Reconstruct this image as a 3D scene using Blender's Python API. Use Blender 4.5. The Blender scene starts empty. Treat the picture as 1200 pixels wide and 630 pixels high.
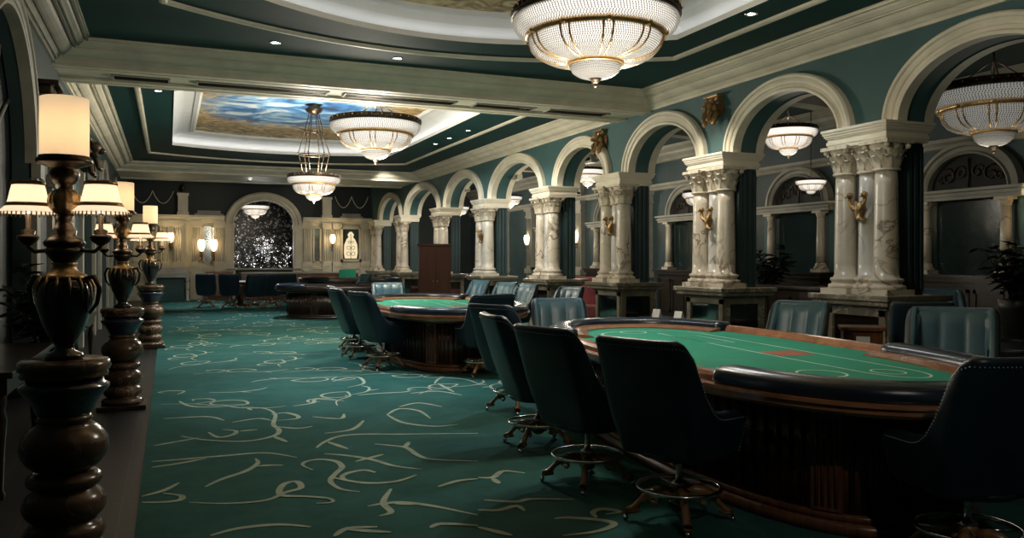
import bpy, bmesh, math, random
from math import sin, cos, pi, radians, sqrt, atan2, exp
from mathutils import Vector, Matrix

C = bpy.context.scene.collection
rnd = random.Random(11)

# ------------------------------------------------------------------ materials
def new_mat(name):
    m = bpy.data.materials.new(name)
    m.use_nodes = True
    nt = m.node_tree
    nt.nodes.clear()
    out = nt.nodes.new('ShaderNodeOutputMaterial')
    return m, nt, out

def N(nt, kind, **kw):
    n = nt.nodes.new(kind)
    for k, v in kw.items():
        if k in n.inputs.keys():
            n.inputs[k].default_value = v
        else:
            setattr(n, k, v)
    return n

def L(nt, a, b):
    nt.links.new(a, b)

def ramp(nt, fac, stops):
    r = nt.nodes.new('ShaderNodeValToRGB')
    e = r.color_ramp.elements
    while len(e) < len(stops):
        e.new(0.5)
    for i, (p, c) in enumerate(stops):
        e[i].position = p
        e[i].color = (*c, 1) if len(c) == 3 else c
    L(nt, fac, r.inputs[0])
    return r

def coords(nt, kind='Object', scale=(1, 1, 1)):
    if kind == 'Position':
        src = nt.nodes.new('ShaderNodeNewGeometry').outputs['Position']
    else:
        src = nt.nodes.new('ShaderNodeTexCoord').outputs[kind]
    mp = nt.nodes.new('ShaderNodeMapping')
    mp.inputs['Scale'].default_value = scale
    L(nt, src, mp.inputs[0])
    return mp.outputs[0]

def simple(name, col, rough=0.5, metal=0.0, var=0.15, scale=6.0, bump=0.0, bscale=60.0, spec=0.5, coat=0.0, stretch=(1, 1, 1)):
    m, nt, out = new_mat(name)
    b = N(nt, 'ShaderNodeBsdfPrincipled', Roughness=rough, Metallic=metal)
    b.inputs['Specular IOR Level'].default_value = spec
    b.inputs['Coat Weight'].default_value = coat
    v = coords(nt, 'Object', stretch)
    n = N(nt, 'ShaderNodeTexNoise', Scale=scale, Detail=4.0)
    L(nt, v, n.inputs['Vector'])
    lo = tuple(max(0, c * (1 - var)) for c in col)
    hi = tuple(min(1, c * (1 + var)) for c in col)
    r = ramp(nt, n.outputs['Fac'], [(0.3, lo), (0.7, hi)])
    L(nt, r.outputs[0], b.inputs['Base Color'])
    if bump:
        n2 = N(nt, 'ShaderNodeTexNoise', Scale=bscale, Detail=3.0)
        L(nt, v, n2.inputs['Vector'])
        bp = N(nt, 'ShaderNodeBump', Strength=bump, Distance=0.01)
        L(nt, n2.outputs['Fac'], bp.inputs['Height'])
        L(nt, bp.outputs[0], b.inputs['Normal'])
    L(nt, b.outputs[0], out.inputs[0])
    return m

def marble(name, base, vein, scale=2.2, rough=0.28, width=0.035, dirt=0.25):
    m, nt, out = new_mat(name)
    b = N(nt, 'ShaderNodeBsdfPrincipled', Roughness=rough)
    v = coords(nt, 'Position')
    n = N(nt, 'ShaderNodeTexNoise', Scale=scale, Detail=5.0, Distortion=1.2)
    L(nt, v, n.inputs['Vector'])
    a = tuple(vein)
    rp = ramp(nt, n.outputs['Fac'], [(0.5 - width, (0, 0, 0)), (0.5, (1, 1, 1)), (0.5 + width, (0, 0, 0))])
    n2 = N(nt, 'ShaderNodeTexNoise', Scale=scale * 0.9, Detail=3.0)
    L(nt, v, n2.inputs['Vector'])
    r2 = ramp(nt, n2.outputs['Fac'], [(0.3, tuple(c * (1 - dirt) for c in base)), (0.65, base)])
    mul = N(nt, 'ShaderNodeMath', operation='MULTIPLY')
    n3 = N(nt, 'ShaderNodeTexNoise', Scale=scale * 0.6, Detail=1.0)
    L(nt, v, n3.inputs['Vector'])
    r3 = ramp(nt, n3.outputs['Fac'], [(0.42, (0, 0, 0)), (0.6, (1, 1, 1))])
    L(nt, rp.outputs[0], mul.inputs[0]); L(nt, r3.outputs[0], mul.inputs[1])
    mx = N(nt, 'ShaderNodeMix', data_type='RGBA')
    L(nt, mul.outputs[0], mx.inputs[0])
    L(nt, r2.outputs[0], mx.inputs[6])
    mx.inputs[7].default_value = (*a, 1)
    L(nt, mx.outputs[2], b.inputs['Base Color'])
    L(nt, b.outputs[0], out.inputs[0])
    return m

def emit(name, col, strength):
    m, nt, out = new_mat(name)
    e = N(nt, 'ShaderNodeEmission', Strength=strength)
    e.inputs[0].default_value = (*col, 1)
    L(nt, e.outputs[0], out.inputs[0])
    return m

def shade_mat(name, col, e):
    m, nt, out = new_mat(name)
    d = N(nt, 'ShaderNodeBsdfDiffuse'); d.inputs[0].default_value = (*col, 1)
    t = N(nt, 'ShaderNodeBsdfTranslucent'); t.inputs[0].default_value = (*col, 1)
    mx = N(nt, 'ShaderNodeMixShader'); mx.inputs[0].default_value = 0.6
    L(nt, d.outputs[0], mx.inputs[1]); L(nt, t.outputs[0], mx.inputs[2])
    em = N(nt, 'ShaderNodeEmission', Strength=e); em.inputs[0].default_value = (*col, 1)
    ad = N(nt, 'ShaderNodeAddShader')
    L(nt, mx.outputs[0], ad.inputs[0]); L(nt, em.outputs[0], ad.inputs[1])
    L(nt, ad.outputs[0], out.inputs[0])
    return m

def wood(name, dark, light, rough=0.3, scale=3.0, stretch=(8, 8, 0.6), coat=0.3):
    m, nt, out = new_mat(name)
    b = N(nt, 'ShaderNodeBsdfPrincipled', Roughness=rough)
    b.inputs['Coat Weight'].default_value = coat
    v = coords(nt, 'Object', stretch)
    n = N(nt, 'ShaderNodeTexNoise', Scale=scale, Detail=5.0, Distortion=0.6)
    L(nt, v, n.inputs['Vector'])
    r = ramp(nt, n.outputs['Fac'], [(0.3, dark), (0.7, light)])
    L(nt, r.outputs[0], b.inputs['Base Color'])
    L(nt, b.outputs[0], out.inputs[0])
    return m

M = {}
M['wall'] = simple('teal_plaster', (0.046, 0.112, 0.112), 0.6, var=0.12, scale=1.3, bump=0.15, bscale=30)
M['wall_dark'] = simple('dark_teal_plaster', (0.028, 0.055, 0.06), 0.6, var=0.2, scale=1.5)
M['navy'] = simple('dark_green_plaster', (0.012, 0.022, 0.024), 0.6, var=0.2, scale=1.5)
M['ceil'] = simple('dark_teal_ceiling_paint', (0.006, 0.052, 0.052), 0.7, var=0.15, scale=1.0, spec=0.2)
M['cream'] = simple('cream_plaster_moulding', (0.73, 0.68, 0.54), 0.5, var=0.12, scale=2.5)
M['cream_dim'] = simple('darkened_cream_moulding', (0.30, 0.29, 0.24), 0.55, var=0.15, scale=2.5)  # darker copy of the cream; on the left cornice it paints in shade
M['white'] = simple('white_plaster_cove', (0.72, 0.72, 0.70), 0.6, var=0.04, scale=2)
M['marble'] = marble('cream_veined_marble', (0.70, 0.63, 0.51), (0.16, 0.11, 0.07))
M['marble_w'] = marble('white_grey_marble', (0.66, 0.64, 0.59), (0.13, 0.13, 0.13), 1.8)
M['marble_d'] = marble('brown_green_marble', (0.20, 0.18, 0.13), (0.45, 0.40, 0.3), 3.0, dirt=0.5)
M['stone'] = simple('carved_cream_stone', (0.60, 0.53, 0.41), 0.55, var=0.25, scale=14, bump=0.5, bscale=40)
M['navy_leather'] = simple('navy_black_leather', (0.009, 0.021, 0.033), 0.36, var=0.2, scale=5, bump=0.12, bscale=220)
M['teal_leather'] = simple('blue_teal_leather', (0.060, 0.138, 0.178), 0.34, var=0.12, scale=4, bump=0.12, bscale=220)
M['rail_leather'] = simple('dark_navy_padded_leather', (0.012, 0.020, 0.034), 0.25, var=0.15, scale=5, bump=0.08, bscale=260)
M['piping'] = simple('steel_nailhead_trim', (0.45, 0.50, 0.52), 0.3, 0.6, var=0.1)
M['chrome'] = simple('chrome_steel', (0.72, 0.72, 0.70), 0.16, 1.0, var=0.04)
M['mahog'] = wood('red_brown_mahogany', (0.075, 0.026, 0.012), (0.20, 0.078, 0.035))
M['mahog_l'] = wood('polished_reddish_wood', (0.24, 0.10, 0.05), (0.40, 0.18, 0.09), 0.2, stretch=(1.5, 1.5, 0.6))
M['oak'] = wood('carved_walnut', (0.15, 0.075, 0.03), (0.34, 0.18, 0.08), 0.35)
M['cab'] = simple('plain_dark_mahogany', (0.040, 0.016, 0.009), 0.55, var=0.25, scale=4, spec=0.12, stretch=(8, 8, 0.6))
M['dark_wood'] = wood('very_dark_wood', (0.010, 0.006, 0.004), (0.032, 0.018, 0.011))
M['gold'] = simple('aged_gilt', (0.36, 0.235, 0.11), 0.38, 0.75, var=0.3, scale=25, bump=0.4, bscale=60)
M['gold_b'] = simple('bright_gilt_band', (0.80, 0.50, 0.22), 0.35, 0.6, var=0.2, scale=30)
M['bronze'] = simple('dark_bronze', (0.07, 0.05, 0.034), 0.35, 0.8, var=0.35, scale=18, bump=0.3, bscale=50)
M['black_glaze'] = simple('black_glazed_ceramic', (0.016, 0.012, 0.011), 0.16, var=0.5, scale=20, coat=0.6)
M['brown_glaze'] = marble('polished_brown_stone', (0.10, 0.058, 0.034), (0.26, 0.17, 0.09), 5.0, 0.2, dirt=0.6)
M['navy_glaze'] = simple('navy_glazed_stone', (0.018, 0.024, 0.045), 0.2, var=0.3, coat=0.5)
M['mirror'] = simple('antique_mirror_glass', (0.42, 0.46, 0.45), 0.08, 1.0, var=0.25, scale=3)
M['dark_glass'] = simple('dark_green_glass_panel', (0.012, 0.026, 0.026), 0.12, 0.0, var=0.3, scale=2, coat=0.4)
M['plant'] = simple('dark_green_leaf', (0.010, 0.030, 0.018), 0.4, var=0.4, scale=20)
M['pot'] = simple('dark_planter', (0.03, 0.026, 0.022), 0.4)
M['red'] = simple('dark_red_velvet', (0.16, 0.022, 0.022), 0.7, var=0.25, scale=8)
M['white_cloth'] = simple('pale_tabletop', (0.5, 0.5, 0.47), 0.4)
M['black'] = simple('black_void', (0.006, 0.006, 0.006), 0.7)
M['shade'] = shade_mat('lit_cream_fabric_shade', (0.95, 0.82, 0.62), 0.26)
M['shade_w'] = shade_mat('lit_white_glass_shade', (1.0, 0.88, 0.70), 0.45)
M['bulb'] = emit('glowing_bulb', (1.0, 0.78, 0.5), 6.0)
M['bulb_c'] = emit('glowing_small_light', (0.97, 0.96, 1.0), 3.0)
M['down'] = emit('glowing_downlight_lens', (0.85, 0.95, 1.0), 12.0)
M['strip'] = emit('glowing_cove_strip', (0.93, 0.97, 1.0), 2.6)
M['strip_b'] = emit('bright_cove_strip', (0.95, 0.97, 1.0), 4.5)
M['pale_leaf'] = simple('silvery_pale_leaf', (0.24, 0.24, 0.22), 0.5, var=0.4, scale=20)
M['screen'] = emit('glowing_blue_screen', (0.35, 0.75, 1.0), 1.6)
M['liner'] = emit('glowing_crystal_basket', (1.0, 0.94, 0.85), 1.4)
M['liner_dim'] = emit('dim_crystal_basket', (0.95, 0.92, 0.84), 0.24)

def crystal_mat():
    m, nt, out = new_mat('crystal_beads')
    t = N(nt, 'ShaderNodeBsdfTranslucent'); t.inputs[0].default_value = (0.92, 0.9, 0.86, 1)
    g = N(nt, 'ShaderNodeBsdfGlossy', Roughness=0.1); g.inputs[0].default_value = (0.9, 0.9, 0.9, 1)
    mx = N(nt, 'ShaderNodeMixShader'); mx.inputs[0].default_value = 0.25
    L(nt, t.outputs[0], mx.inputs[1]); L(nt, g.outputs[0], mx.inputs[2])
    L(nt, mx.outputs[0], out.inputs[0])
    return m
M['crystal'] = crystal_mat()

def felt_mat():
    return simple('green_baize_felt', (0.028, 0.27, 0.165), 0.85, var=0.08, scale=3, bump=0.2, bscale=400, spec=0.15)
M['felt'] = felt_mat()
M['felt_line'] = simple('white_felt_print', (0.62, 0.70, 0.64), 0.8, spec=0.1)
M['felt_red'] = simple('red_brown_felt_print', (0.36, 0.13, 0.09), 0.8, spec=0.1)

def carpet_mat():
    m, nt, out = new_mat('teal_wool_carpet')
    b = N(nt, 'ShaderNodeBsdfPrincipled', Roughness=0.95)
    b.inputs['Specular IOR Level'].default_value = 0.08
    v = coords(nt, 'Position')
    n = N(nt, 'ShaderNodeTexNoise', Scale=1.6, Detail=6.0, Roughness=0.7)
    L(nt, v, n.inputs['Vector'])
    r = ramp(nt, n.outputs['Fac'], [(0.3, (0.020, 0.082, 0.074)), (0.7, (0.038, 0.128, 0.114))])
    n2 = N(nt, 'ShaderNodeTexNoise', Scale=240.0, Detail=2.0)
    L(nt, v, n2.inputs['Vector'])
    bp = N(nt, 'ShaderNodeBump', Strength=0.35, Distance=0.01)
    L(nt, n2.outputs['Fac'], bp.inputs['Height'])
    L(nt, r.outputs[0], b.inputs['Base Color']); L(nt, bp.outputs[0], b.inputs['Normal'])
    L(nt, b.outputs[0], out.inputs[0])
    return m
M['carpet'] = carpet_mat()
M['scroll'] = simple('pale_scroll_wool', (0.34, 0.40, 0.31), 0.95, var=0.2, scale=9, spec=0.05)

def tile_mat():
    m, nt, out = new_mat('dark_floor_tiles')
    b = N(nt, 'ShaderNodeBsdfPrincipled', Roughness=0.42)
    v = coords(nt, 'Position')
    br = N(nt, 'ShaderNodeTexBrick', Scale=1.0)
    br.offset = 0.0
    br.inputs['Color1'].default_value = (0.006, 0.006, 0.008, 1)
    br.inputs['Color2'].default_value = (0.009, 0.008, 0.009, 1)
    br.inputs['Mortar'].default_value = (0.035, 0.034, 0.034, 1)
    br.inputs['Mortar Size'].default_value = 0.006
    br.inputs['Brick Width'].default_value = 0.28
    br.inputs['Row Height'].default_value = 0.6
    L(nt, v, br.inputs['Vector'])
    L(nt, br.outputs[0], b.inputs['Base Color'])
    L(nt, b.outputs[0], out.inputs[0])
    return m
M['tile'] = tile_mat()

def mural_mat(name, sky):
    m, nt, out = new_mat(name)
    b = N(nt, 'ShaderNodeBsdfPrincipled', Roughness=0.5)
    v = coords(nt, 'Position')
    n = N(nt, 'ShaderNodeTexNoise', Scale=2.6, Detail=8.0, Distortion=1.6, Roughness=0.65)
    L(nt, v, n.inputs['Vector'])
    r = ramp(nt, n.outputs['Fac'], [(0.32, (0.12, 0.075, 0.03)), (0.45, (0.42, 0.27, 0.11)), (0.56, (0.75, 0.53, 0.26)), (0.70, (0.92, 0.78, 0.50))])
    col = r.outputs[0]
    if sky:
        n1 = N(nt, 'ShaderNodeTexNoise', Scale=0.9, Detail=7.0, Distortion=2.0)
        L(nt, v, n1.inputs['Vector'])
        rs = ramp(nt, n1.outputs['Fac'], [(0.3, (0.02, 0.045, 0.10)), (0.43, (0.06, 0.22, 0.52)), (0.54, (0.30, 0.55, 0.80)), (0.64, (0.85, 0.90, 0.92))])
        # blue field in the middle of the panel, gold towards the rim
        gc = N(nt, 'ShaderNodeNewGeometry')
        sub = N(nt, 'ShaderNodeVectorMath', operation='SUBTRACT'); sub.inputs[1].default_value = (2.7, 19.2, 5.0)
        L(nt, gc.outputs['Position'], sub.inputs[0])
        sc = N(nt, 'ShaderNodeVectorMath', operation='MULTIPLY'); sc.inputs[1].default_value = (0.42, 0.36, 0)
        L(nt, sub.outputs[0], sc.inputs[0])
        ln = N(nt, 'ShaderNodeVectorMath', operation='LENGTH')
        L(nt, sc.outputs[0], ln.inputs[0])
        ad = N(nt, 'ShaderNodeMath', operation='MULTIPLY_ADD'); ad.inputs[1].default_value = 1.1
        L(nt, n.outputs['Fac'], ad.inputs[0]); L(nt, ln.outputs['Value'], ad.inputs[2])
        rm = ramp(nt, ad.outputs[0], [(0.0, (0, 0, 0)), (1.0, (1, 1, 1))])
        rm.color_ramp.elements[0].position = 0.0
        mp = N(nt, 'ShaderNodeMapRange')
        mp.inputs['From Min'].default_value = 1.25; mp.inputs['From Max'].default_value = 1.5
        L(nt, ad.outputs[0], mp.inputs['Value'])
        mx = N(nt, 'ShaderNodeMix', data_type='RGBA')
        L(nt, mp.outputs[0], mx.inputs[0]); L(nt, rs.outputs[0], mx.inputs[6]); L(nt, r.outputs[0], mx.inputs[7])
        col = mx.outputs[2]
    L(nt, col, b.inputs['Base Color'])
    L(nt, b.outputs[0], out.inputs[0])
    return m
M['mural_gold'] = mural_mat('gold_painted_ceiling', False)
M['mural_sky'] = mural_mat('blue_and_gold_painted_ceiling', True)

# ------------------------------------------------------------------ mesh builder
class MB:
    def __init__(self):
        self.v = []; self.f = []; self.mi = []; self.sm = []
        self.cur = 0
    def add(self, vs, fs, smooth=False):
        o = len(self.v)
        self.v += [tuple(p) for p in vs]
        for f in fs:
            self.f.append([i + o for i in f]); self.mi.append(self.cur); self.sm.append(smooth)
        return self
    def box(self, x0, x1, y0, y1, z0, z1):
        vs = [(x0, y0, z0), (x1, y0, z0), (x1, y1, z0), (x0, y1, z0), (x0, y0, z1), (x1, y0, z1), (x1, y1, z1), (x0, y1, z1)]
        return self.add(vs, [(0, 3, 2, 1), (4, 5, 6, 7), (0, 1, 5, 4), (1, 2, 6, 5), (2, 3, 7, 6), (3, 0, 4, 7)])
    def cbox(self, c, s):
        return self.box(c[0] - s[0] / 2, c[0] + s[0] / 2, c[1] - s[1] / 2, c[1] + s[1] / 2, c[2] - s[2] / 2, c[2] + s[2] / 2)
    def lathe(self, prof, n=24, c=(0, 0, 0), sx=1.0, sy=1.0, smooth=True, caps=True, a0=0.0, flute=0, fdep=0.0):
        vs = []; fs = []
        k = len(prof)
        for (r, z) in prof:
            for i in range(n):
                a = a0 + 2 * pi * i / n
                rr = r * (1 - fdep * (0.5 + 0.5 * cos(flute * a))) if flute else r
                vs.append((c[0] + rr * cos(a) * sx, c[1] + rr * sin(a) * sy, c[2] + z))
        for j in range(k - 1):
            for i in range(n):
                i2 = (i + 1) % n
                fs.append((j * n + i, j * n + i2, (j + 1) * n + i2, (j + 1) * n + i))
        if caps:
            if prof[0][0] > 1e-5: fs.append(tuple(reversed(range(n))))
            if prof[-1][0] > 1e-5: fs.append(tuple((k - 1) * n + i for i in range(n)))
        return self.add(vs, fs, smooth)
    def tube(self, pts, r, n=8, closed=False, caps=True, up=(0, 0, 1)):
        pts = [Vector(p) for p in pts]
        k = len(pts)
        rs = r if isinstance(r, (list, tuple)) else [r] * k
        vs = []; fs = []
        pu = None
        for j in range(k):
            a = pts[j - 1] if (j > 0 or closed) else pts[j]
            b = pts[(j + 1) % k] if (j < k - 1 or closed) else pts[j]
            t = (b - a)
            t = t.normalized() if t.length > 1e-9 else Vector((0, 0, 1))
            if pu is None:
                u = Vector(up)
                if abs(u.dot(t)) > 0.95: u = Vector((1, 0, 0))
            else:
                u = pu
            u = (u - t * u.dot(t)).normalized(); w = t.cross(u); pu = u
            for i in range(n):
                an = 2 * pi * i / n
                vs.append(pts[j] + (u * cos(an) + w * sin(an)) * rs[j])
        m = k if closed else k - 1
        for j in range(m):
            j2 = (j + 1) % k
            for i in range(n):
                i2 = (i + 1) % n
                fs.append((j * n + i, j2 * n + i, j2 * n + i2, j * n + i2))
        if caps and not closed:
            fs.append(tuple(range(n))); fs.append(tuple((k - 1) * n + i for i in reversed(range(n))))
        return self.add(vs, fs, True)
    def grid(self, fn, nu, nv, cu=False, cv=False, smooth=True):
        vs = []; fs = []
        for i in range(nu):
            for j in range(nv):
                vs.append(fn(i, j))
        for i in range(nu if cu else nu - 1):
            for j in range(nv if cv else nv - 1):
                a = i * nv + j; b = ((i + 1) % nu) * nv + j
                c = ((i + 1) % nu) * nv + (j + 1) % nv; d = i * nv + (j + 1) % nv
                fs.append((a, b, c, d))
        return self.add(vs, fs, smooth)
    def prism(self, poly, z0, z1, smooth=False):
        n = len(poly)
        vs = [(p[0], p[1], z0) for p in poly] + [(p[0], p[1], z1) for p in poly]
        fs = [tuple(reversed(range(n))), tuple(range(n, 2 * n))]
        for i in range(n):
            fs.append((i, (i + 1) % n, n + (i + 1) % n, n + i))
        return self.add(vs, fs, smooth)
    def sweep(self, prof, path, closed=False, caps=True, smooth=False):
        """profile points (out, z) carried along a horizontal path; 'out' points to the left of the path, corners mitred"""
        k = len(path); n = len(prof)
        vs = []; fs = []
        for j in range(k):
            p = Vector((path[j][0], path[j][1]))
            d1 = d2 = None
            if j > 0 or closed: d1 = (p - Vector(path[j - 1][:2])).normalized()
            if j < k - 1 or closed: d2 = (Vector(path[(j + 1) % k][:2]) - p).normalized()
            if d1 is None: d1 = d2
            if d2 is None: d2 = d1
            n1 = Vector((-d1.y, d1.x)); n2 = Vector((-d2.y, d2.x))
            m = (n1 + n2)
            m = m / max(0.15, (1 + n1.dot(n2)))
            z = path[j][2] if len(path[j]) > 2 else 0.0
            for (o, h) in prof:
                q = p + m * o
                vs.append((q.x, q.y, z + h))
        for j in range(k if closed else k - 1):
            j2 = (j + 1) % k
            for i in range(n - 1):
                fs.append((j * n + i, j2 * n + i, j2 * n + i + 1, j * n + i + 1))
        if caps and not closed:
            fs.append(tuple(range(n))); fs.append(tuple((k - 1) * n + i for i in reversed(range(n))))
        return self.add(vs, fs, smooth)
    def ball(self, c, r, n=12, m=8):
        rr = r if isinstance(r, (tuple, list)) else (r, r, r)
        vs = [(c[0], c[1], c[2] - rr[2])]; fs = []
        for j in range(1, m):
            t = -pi / 2 + pi * j / m
            for i in range(n):
                a = 2 * pi * i / n
                vs.append((c[0] + rr[0] * cos(t) * cos(a), c[1] + rr[1] * cos(t) * sin(a), c[2] + rr[2] * sin(t)))
        vs.append((c[0], c[1], c[2] + rr[2]))
        for i in range(n):
            fs.append((0, 1 + (i + 1) % n, 1 + i))
            fs.append((len(vs) - 1, len(vs) - 1 - n + i, len(vs) - 1 - n + (i + 1) % n))
        for j in range(m - 2):
            for i in range(n):
                a = 1 + j * n + i; b = 1 + j * n + (i + 1) % n
                fs.append((a, b, b + n, a + n))
        return self.add(vs, fs, True)
    def xform(self, mat, start=0):
        for i in range(start, len(self.v)):
            self.v[i] = tuple(mat @ Vector(self.v[i]))
        return self
    def build(self, name, mat, parent=None, loc=(0, 0, 0), rz=0.0, bevel=0.0, label=None):
        me = bpy.data.meshes.new(name)
        me.from_pydata(self.v, [], self.f)
        mats = mat if isinstance(mat, (list, tuple)) else [mat]
        for m in mats: me.materials.append(M[m])
        me.polygons.foreach_set('material_index', self.mi)
        me.polygons.foreach_set('use_smooth', self.sm)
        me.update()
        bm = bmesh.new(); bm.from_mesh(me)
        bmesh.ops.recalc_face_normals(bm, faces=bm.faces[:])
        if bevel:
            es = [e for e in bm.edges if len(e.link_faces) == 2 and e.calc_face_angle(0) > 0.6]
            bmesh.ops.bevel(bm, geom=es, offset=bevel, segments=2, profile=0.6, affect='EDGES', clamp_overlap=True)
        bm.to_mesh(me); bm.free()
        o = bpy.data.objects.new(name, me); C.objects.link(o)
        o.location = loc; o.rotation_euler = (0, 0, rz)
        if parent is not None: o.parent = parent
        if label: o['label'] = label
        return o

def thing(name, label, cat, loc=(0, 0, 0), rz=0.0, group=None, scale=1.0):
    o = bpy.data.objects.new(name, None); C.objects.link(o)
    o.empty_display_size = 0.2
    o.location = loc; o.rotation_euler = (0, 0, rz); o.scale = (scale, scale, scale)
    o['label'] = label; o['category'] = cat
    if group: o['group'] = group
    return o

def tag(o, label, cat, group=None):
    o['label'] = label; o['category'] = cat
    if group: o['group'] = group
    return o

def struct(o, label=None):
    o['kind'] = 'structure'
    if label: o['label'] = label
    return o

KIDS = {}
def kids(o):
    return [c for c in bpy.data.objects if c.parent == o]

def dup(root, loc, rz=None, label=None, scale=None, group=None):
    r = root.copy(); C.objects.link(r)
    r.location = loc
    if rz is not None: r.rotation_euler = (0, 0, rz)
    if scale is not None: r.scale = (scale, scale, scale)
    if label: r['label'] = label
    if group: r['group'] = group
    for ch in kids(root):
        c = ch.copy(); C.objects.link(c); c.parent = r
        for g in kids(ch):
            d = g.copy(); C.objects.link(d); d.parent = c
    return r

def light(name, kind, loc, energy, col=(1, 1, 1), size=0.1, target=None, spot=90, blend=0.6):
    l = bpy.data.lights.new(name, kind)
    l.energy = energy; l.color = col
    if kind == 'SPOT':
        l.spot_size = radians(spot); l.spot_blend = blend; l.shadow_soft_size = size
    elif kind == 'POINT':
        l.shadow_soft_size = size
    o = bpy.data.objects.new(name, l); C.objects.link(o)
    o.location = loc
    if target is not None:
        d = Vector(target) - Vector(loc)
        o.rotation_euler = d.to_track_quat('-Z', 'Y').to_euler()
    return o

def mosaic_mat():
    m, nt, out = new_mat('dark_glittering_mosaic')
    b = N(nt, 'ShaderNodeBsdfPrincipled', Roughness=0.35, Metallic=0.5)
    v = coords(nt, 'Position')
    vo = N(nt, 'ShaderNodeTexVoronoi', Scale=14.0)
    L(nt, v, vo.inputs['Vector'])
    sp = nt.nodes.new('ShaderNodeSeparateColor'); L(nt, vo.outputs['Color'], sp.inputs[0])
    r = ramp(nt, sp.outputs[0], [(0.2, (0.004, 0.005, 0.006)), (0.75, (0.025, 0.024, 0.022)), (0.985, (0.35, 0.33, 0.28))])
    L(nt, r.outputs[0], b.inputs['Base Color'])
    L(nt, b.outputs[0], out.inputs[0])
    return m
M['mosaic'] = mosaic_mat()
# ------------------------------------------------------------------ dimensions (metres; y runs down the hall)
XL, XR = -1.5, 8.28          # side walls of the hall
XA = 13.0                    # far wall of the side aisle
YN, YB = -1.5, 36.0          # near end, back wall
ZC = 4.65                    # ceiling
ZI = 3.29                    # top of the arcade imposts
ZK = 4.42                    # underside of the cornices
WT = 0.45                    # arcade wall thickness

# ------------------------------------------------------------------ floor
mb = MB(); mb.box(XL - 0.3, XA + 0.3, YN, 42.0, -0.12, 0.0)
struct(mb.build('floor', 'tile'), 'dark polished tile floor along the side of the hall')

# carpet with scroll pattern; the scrolls are part of the carpet's own mesh
def ribbon(mb, pts, w, z):
    # Catmull-Rom through pts, tapered towards both ends
    P = [Vector((p[0], p[1], 0)) for p in pts]
    if len(P) == 2: P = [P[0], (P[0] + P[1]) / 2, P[1]]
    Q = []
    for i in range(len(P) - 1):
        p0 = P[max(i - 1, 0)]; p1 = P[i]; p2 = P[i + 1]; p3 = P[min(i + 2, len(P) - 1)]
        for s in range(5):
            t = s / 5
            Q.append(0.5 * ((2 * p1) + (-p0 + p2) * t + (2 * p0 - 5 * p1 + 4 * p2 - p3) * t * t + (-p0 + 3 * p1 - 3 * p2 + p3) * t ** 3))
    Q.append(P[-1])
    vs = []; n = len(Q)
    for i in range(n):
        a = Q[max(i - 1, 0)]; b = Q[min(i + 1, n - 1)]
        d = (b - a)
        d = d.normalized() if d.length > 1e-6 else Vector((1, 0, 0))
        t = i / (n - 1)
        ww = w * (0.35 + 0.65 * sin(pi * min(1, t * 1.05)) ** 0.8) * 0.5
        nn = Vector((-d.y, d.x, 0)) * ww
        vs.append((Q[i].x + nn.x, Q[i].y + nn.y, z + 0.0012 * t)); vs.append((Q[i].x - nn.x, Q[i].y - nn.y, z + 0.0012 * t))
    mb.add(vs, [(2 * i, 2 * i + 1, 2 * i + 3, 2 * i + 2) for i in range(n - 1)])

YAW = 0.3963; CY, SY = cos(YAW), sin(YAW); FPX = 963.0; HC = 1.6
def floor_at(px, py):
    zc = FPX * HC / (py - 305.0); xc = (px - 600.0) / FPX * zc
    return (xc * CY + zc * SY, zc * CY - xc * SY)

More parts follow.
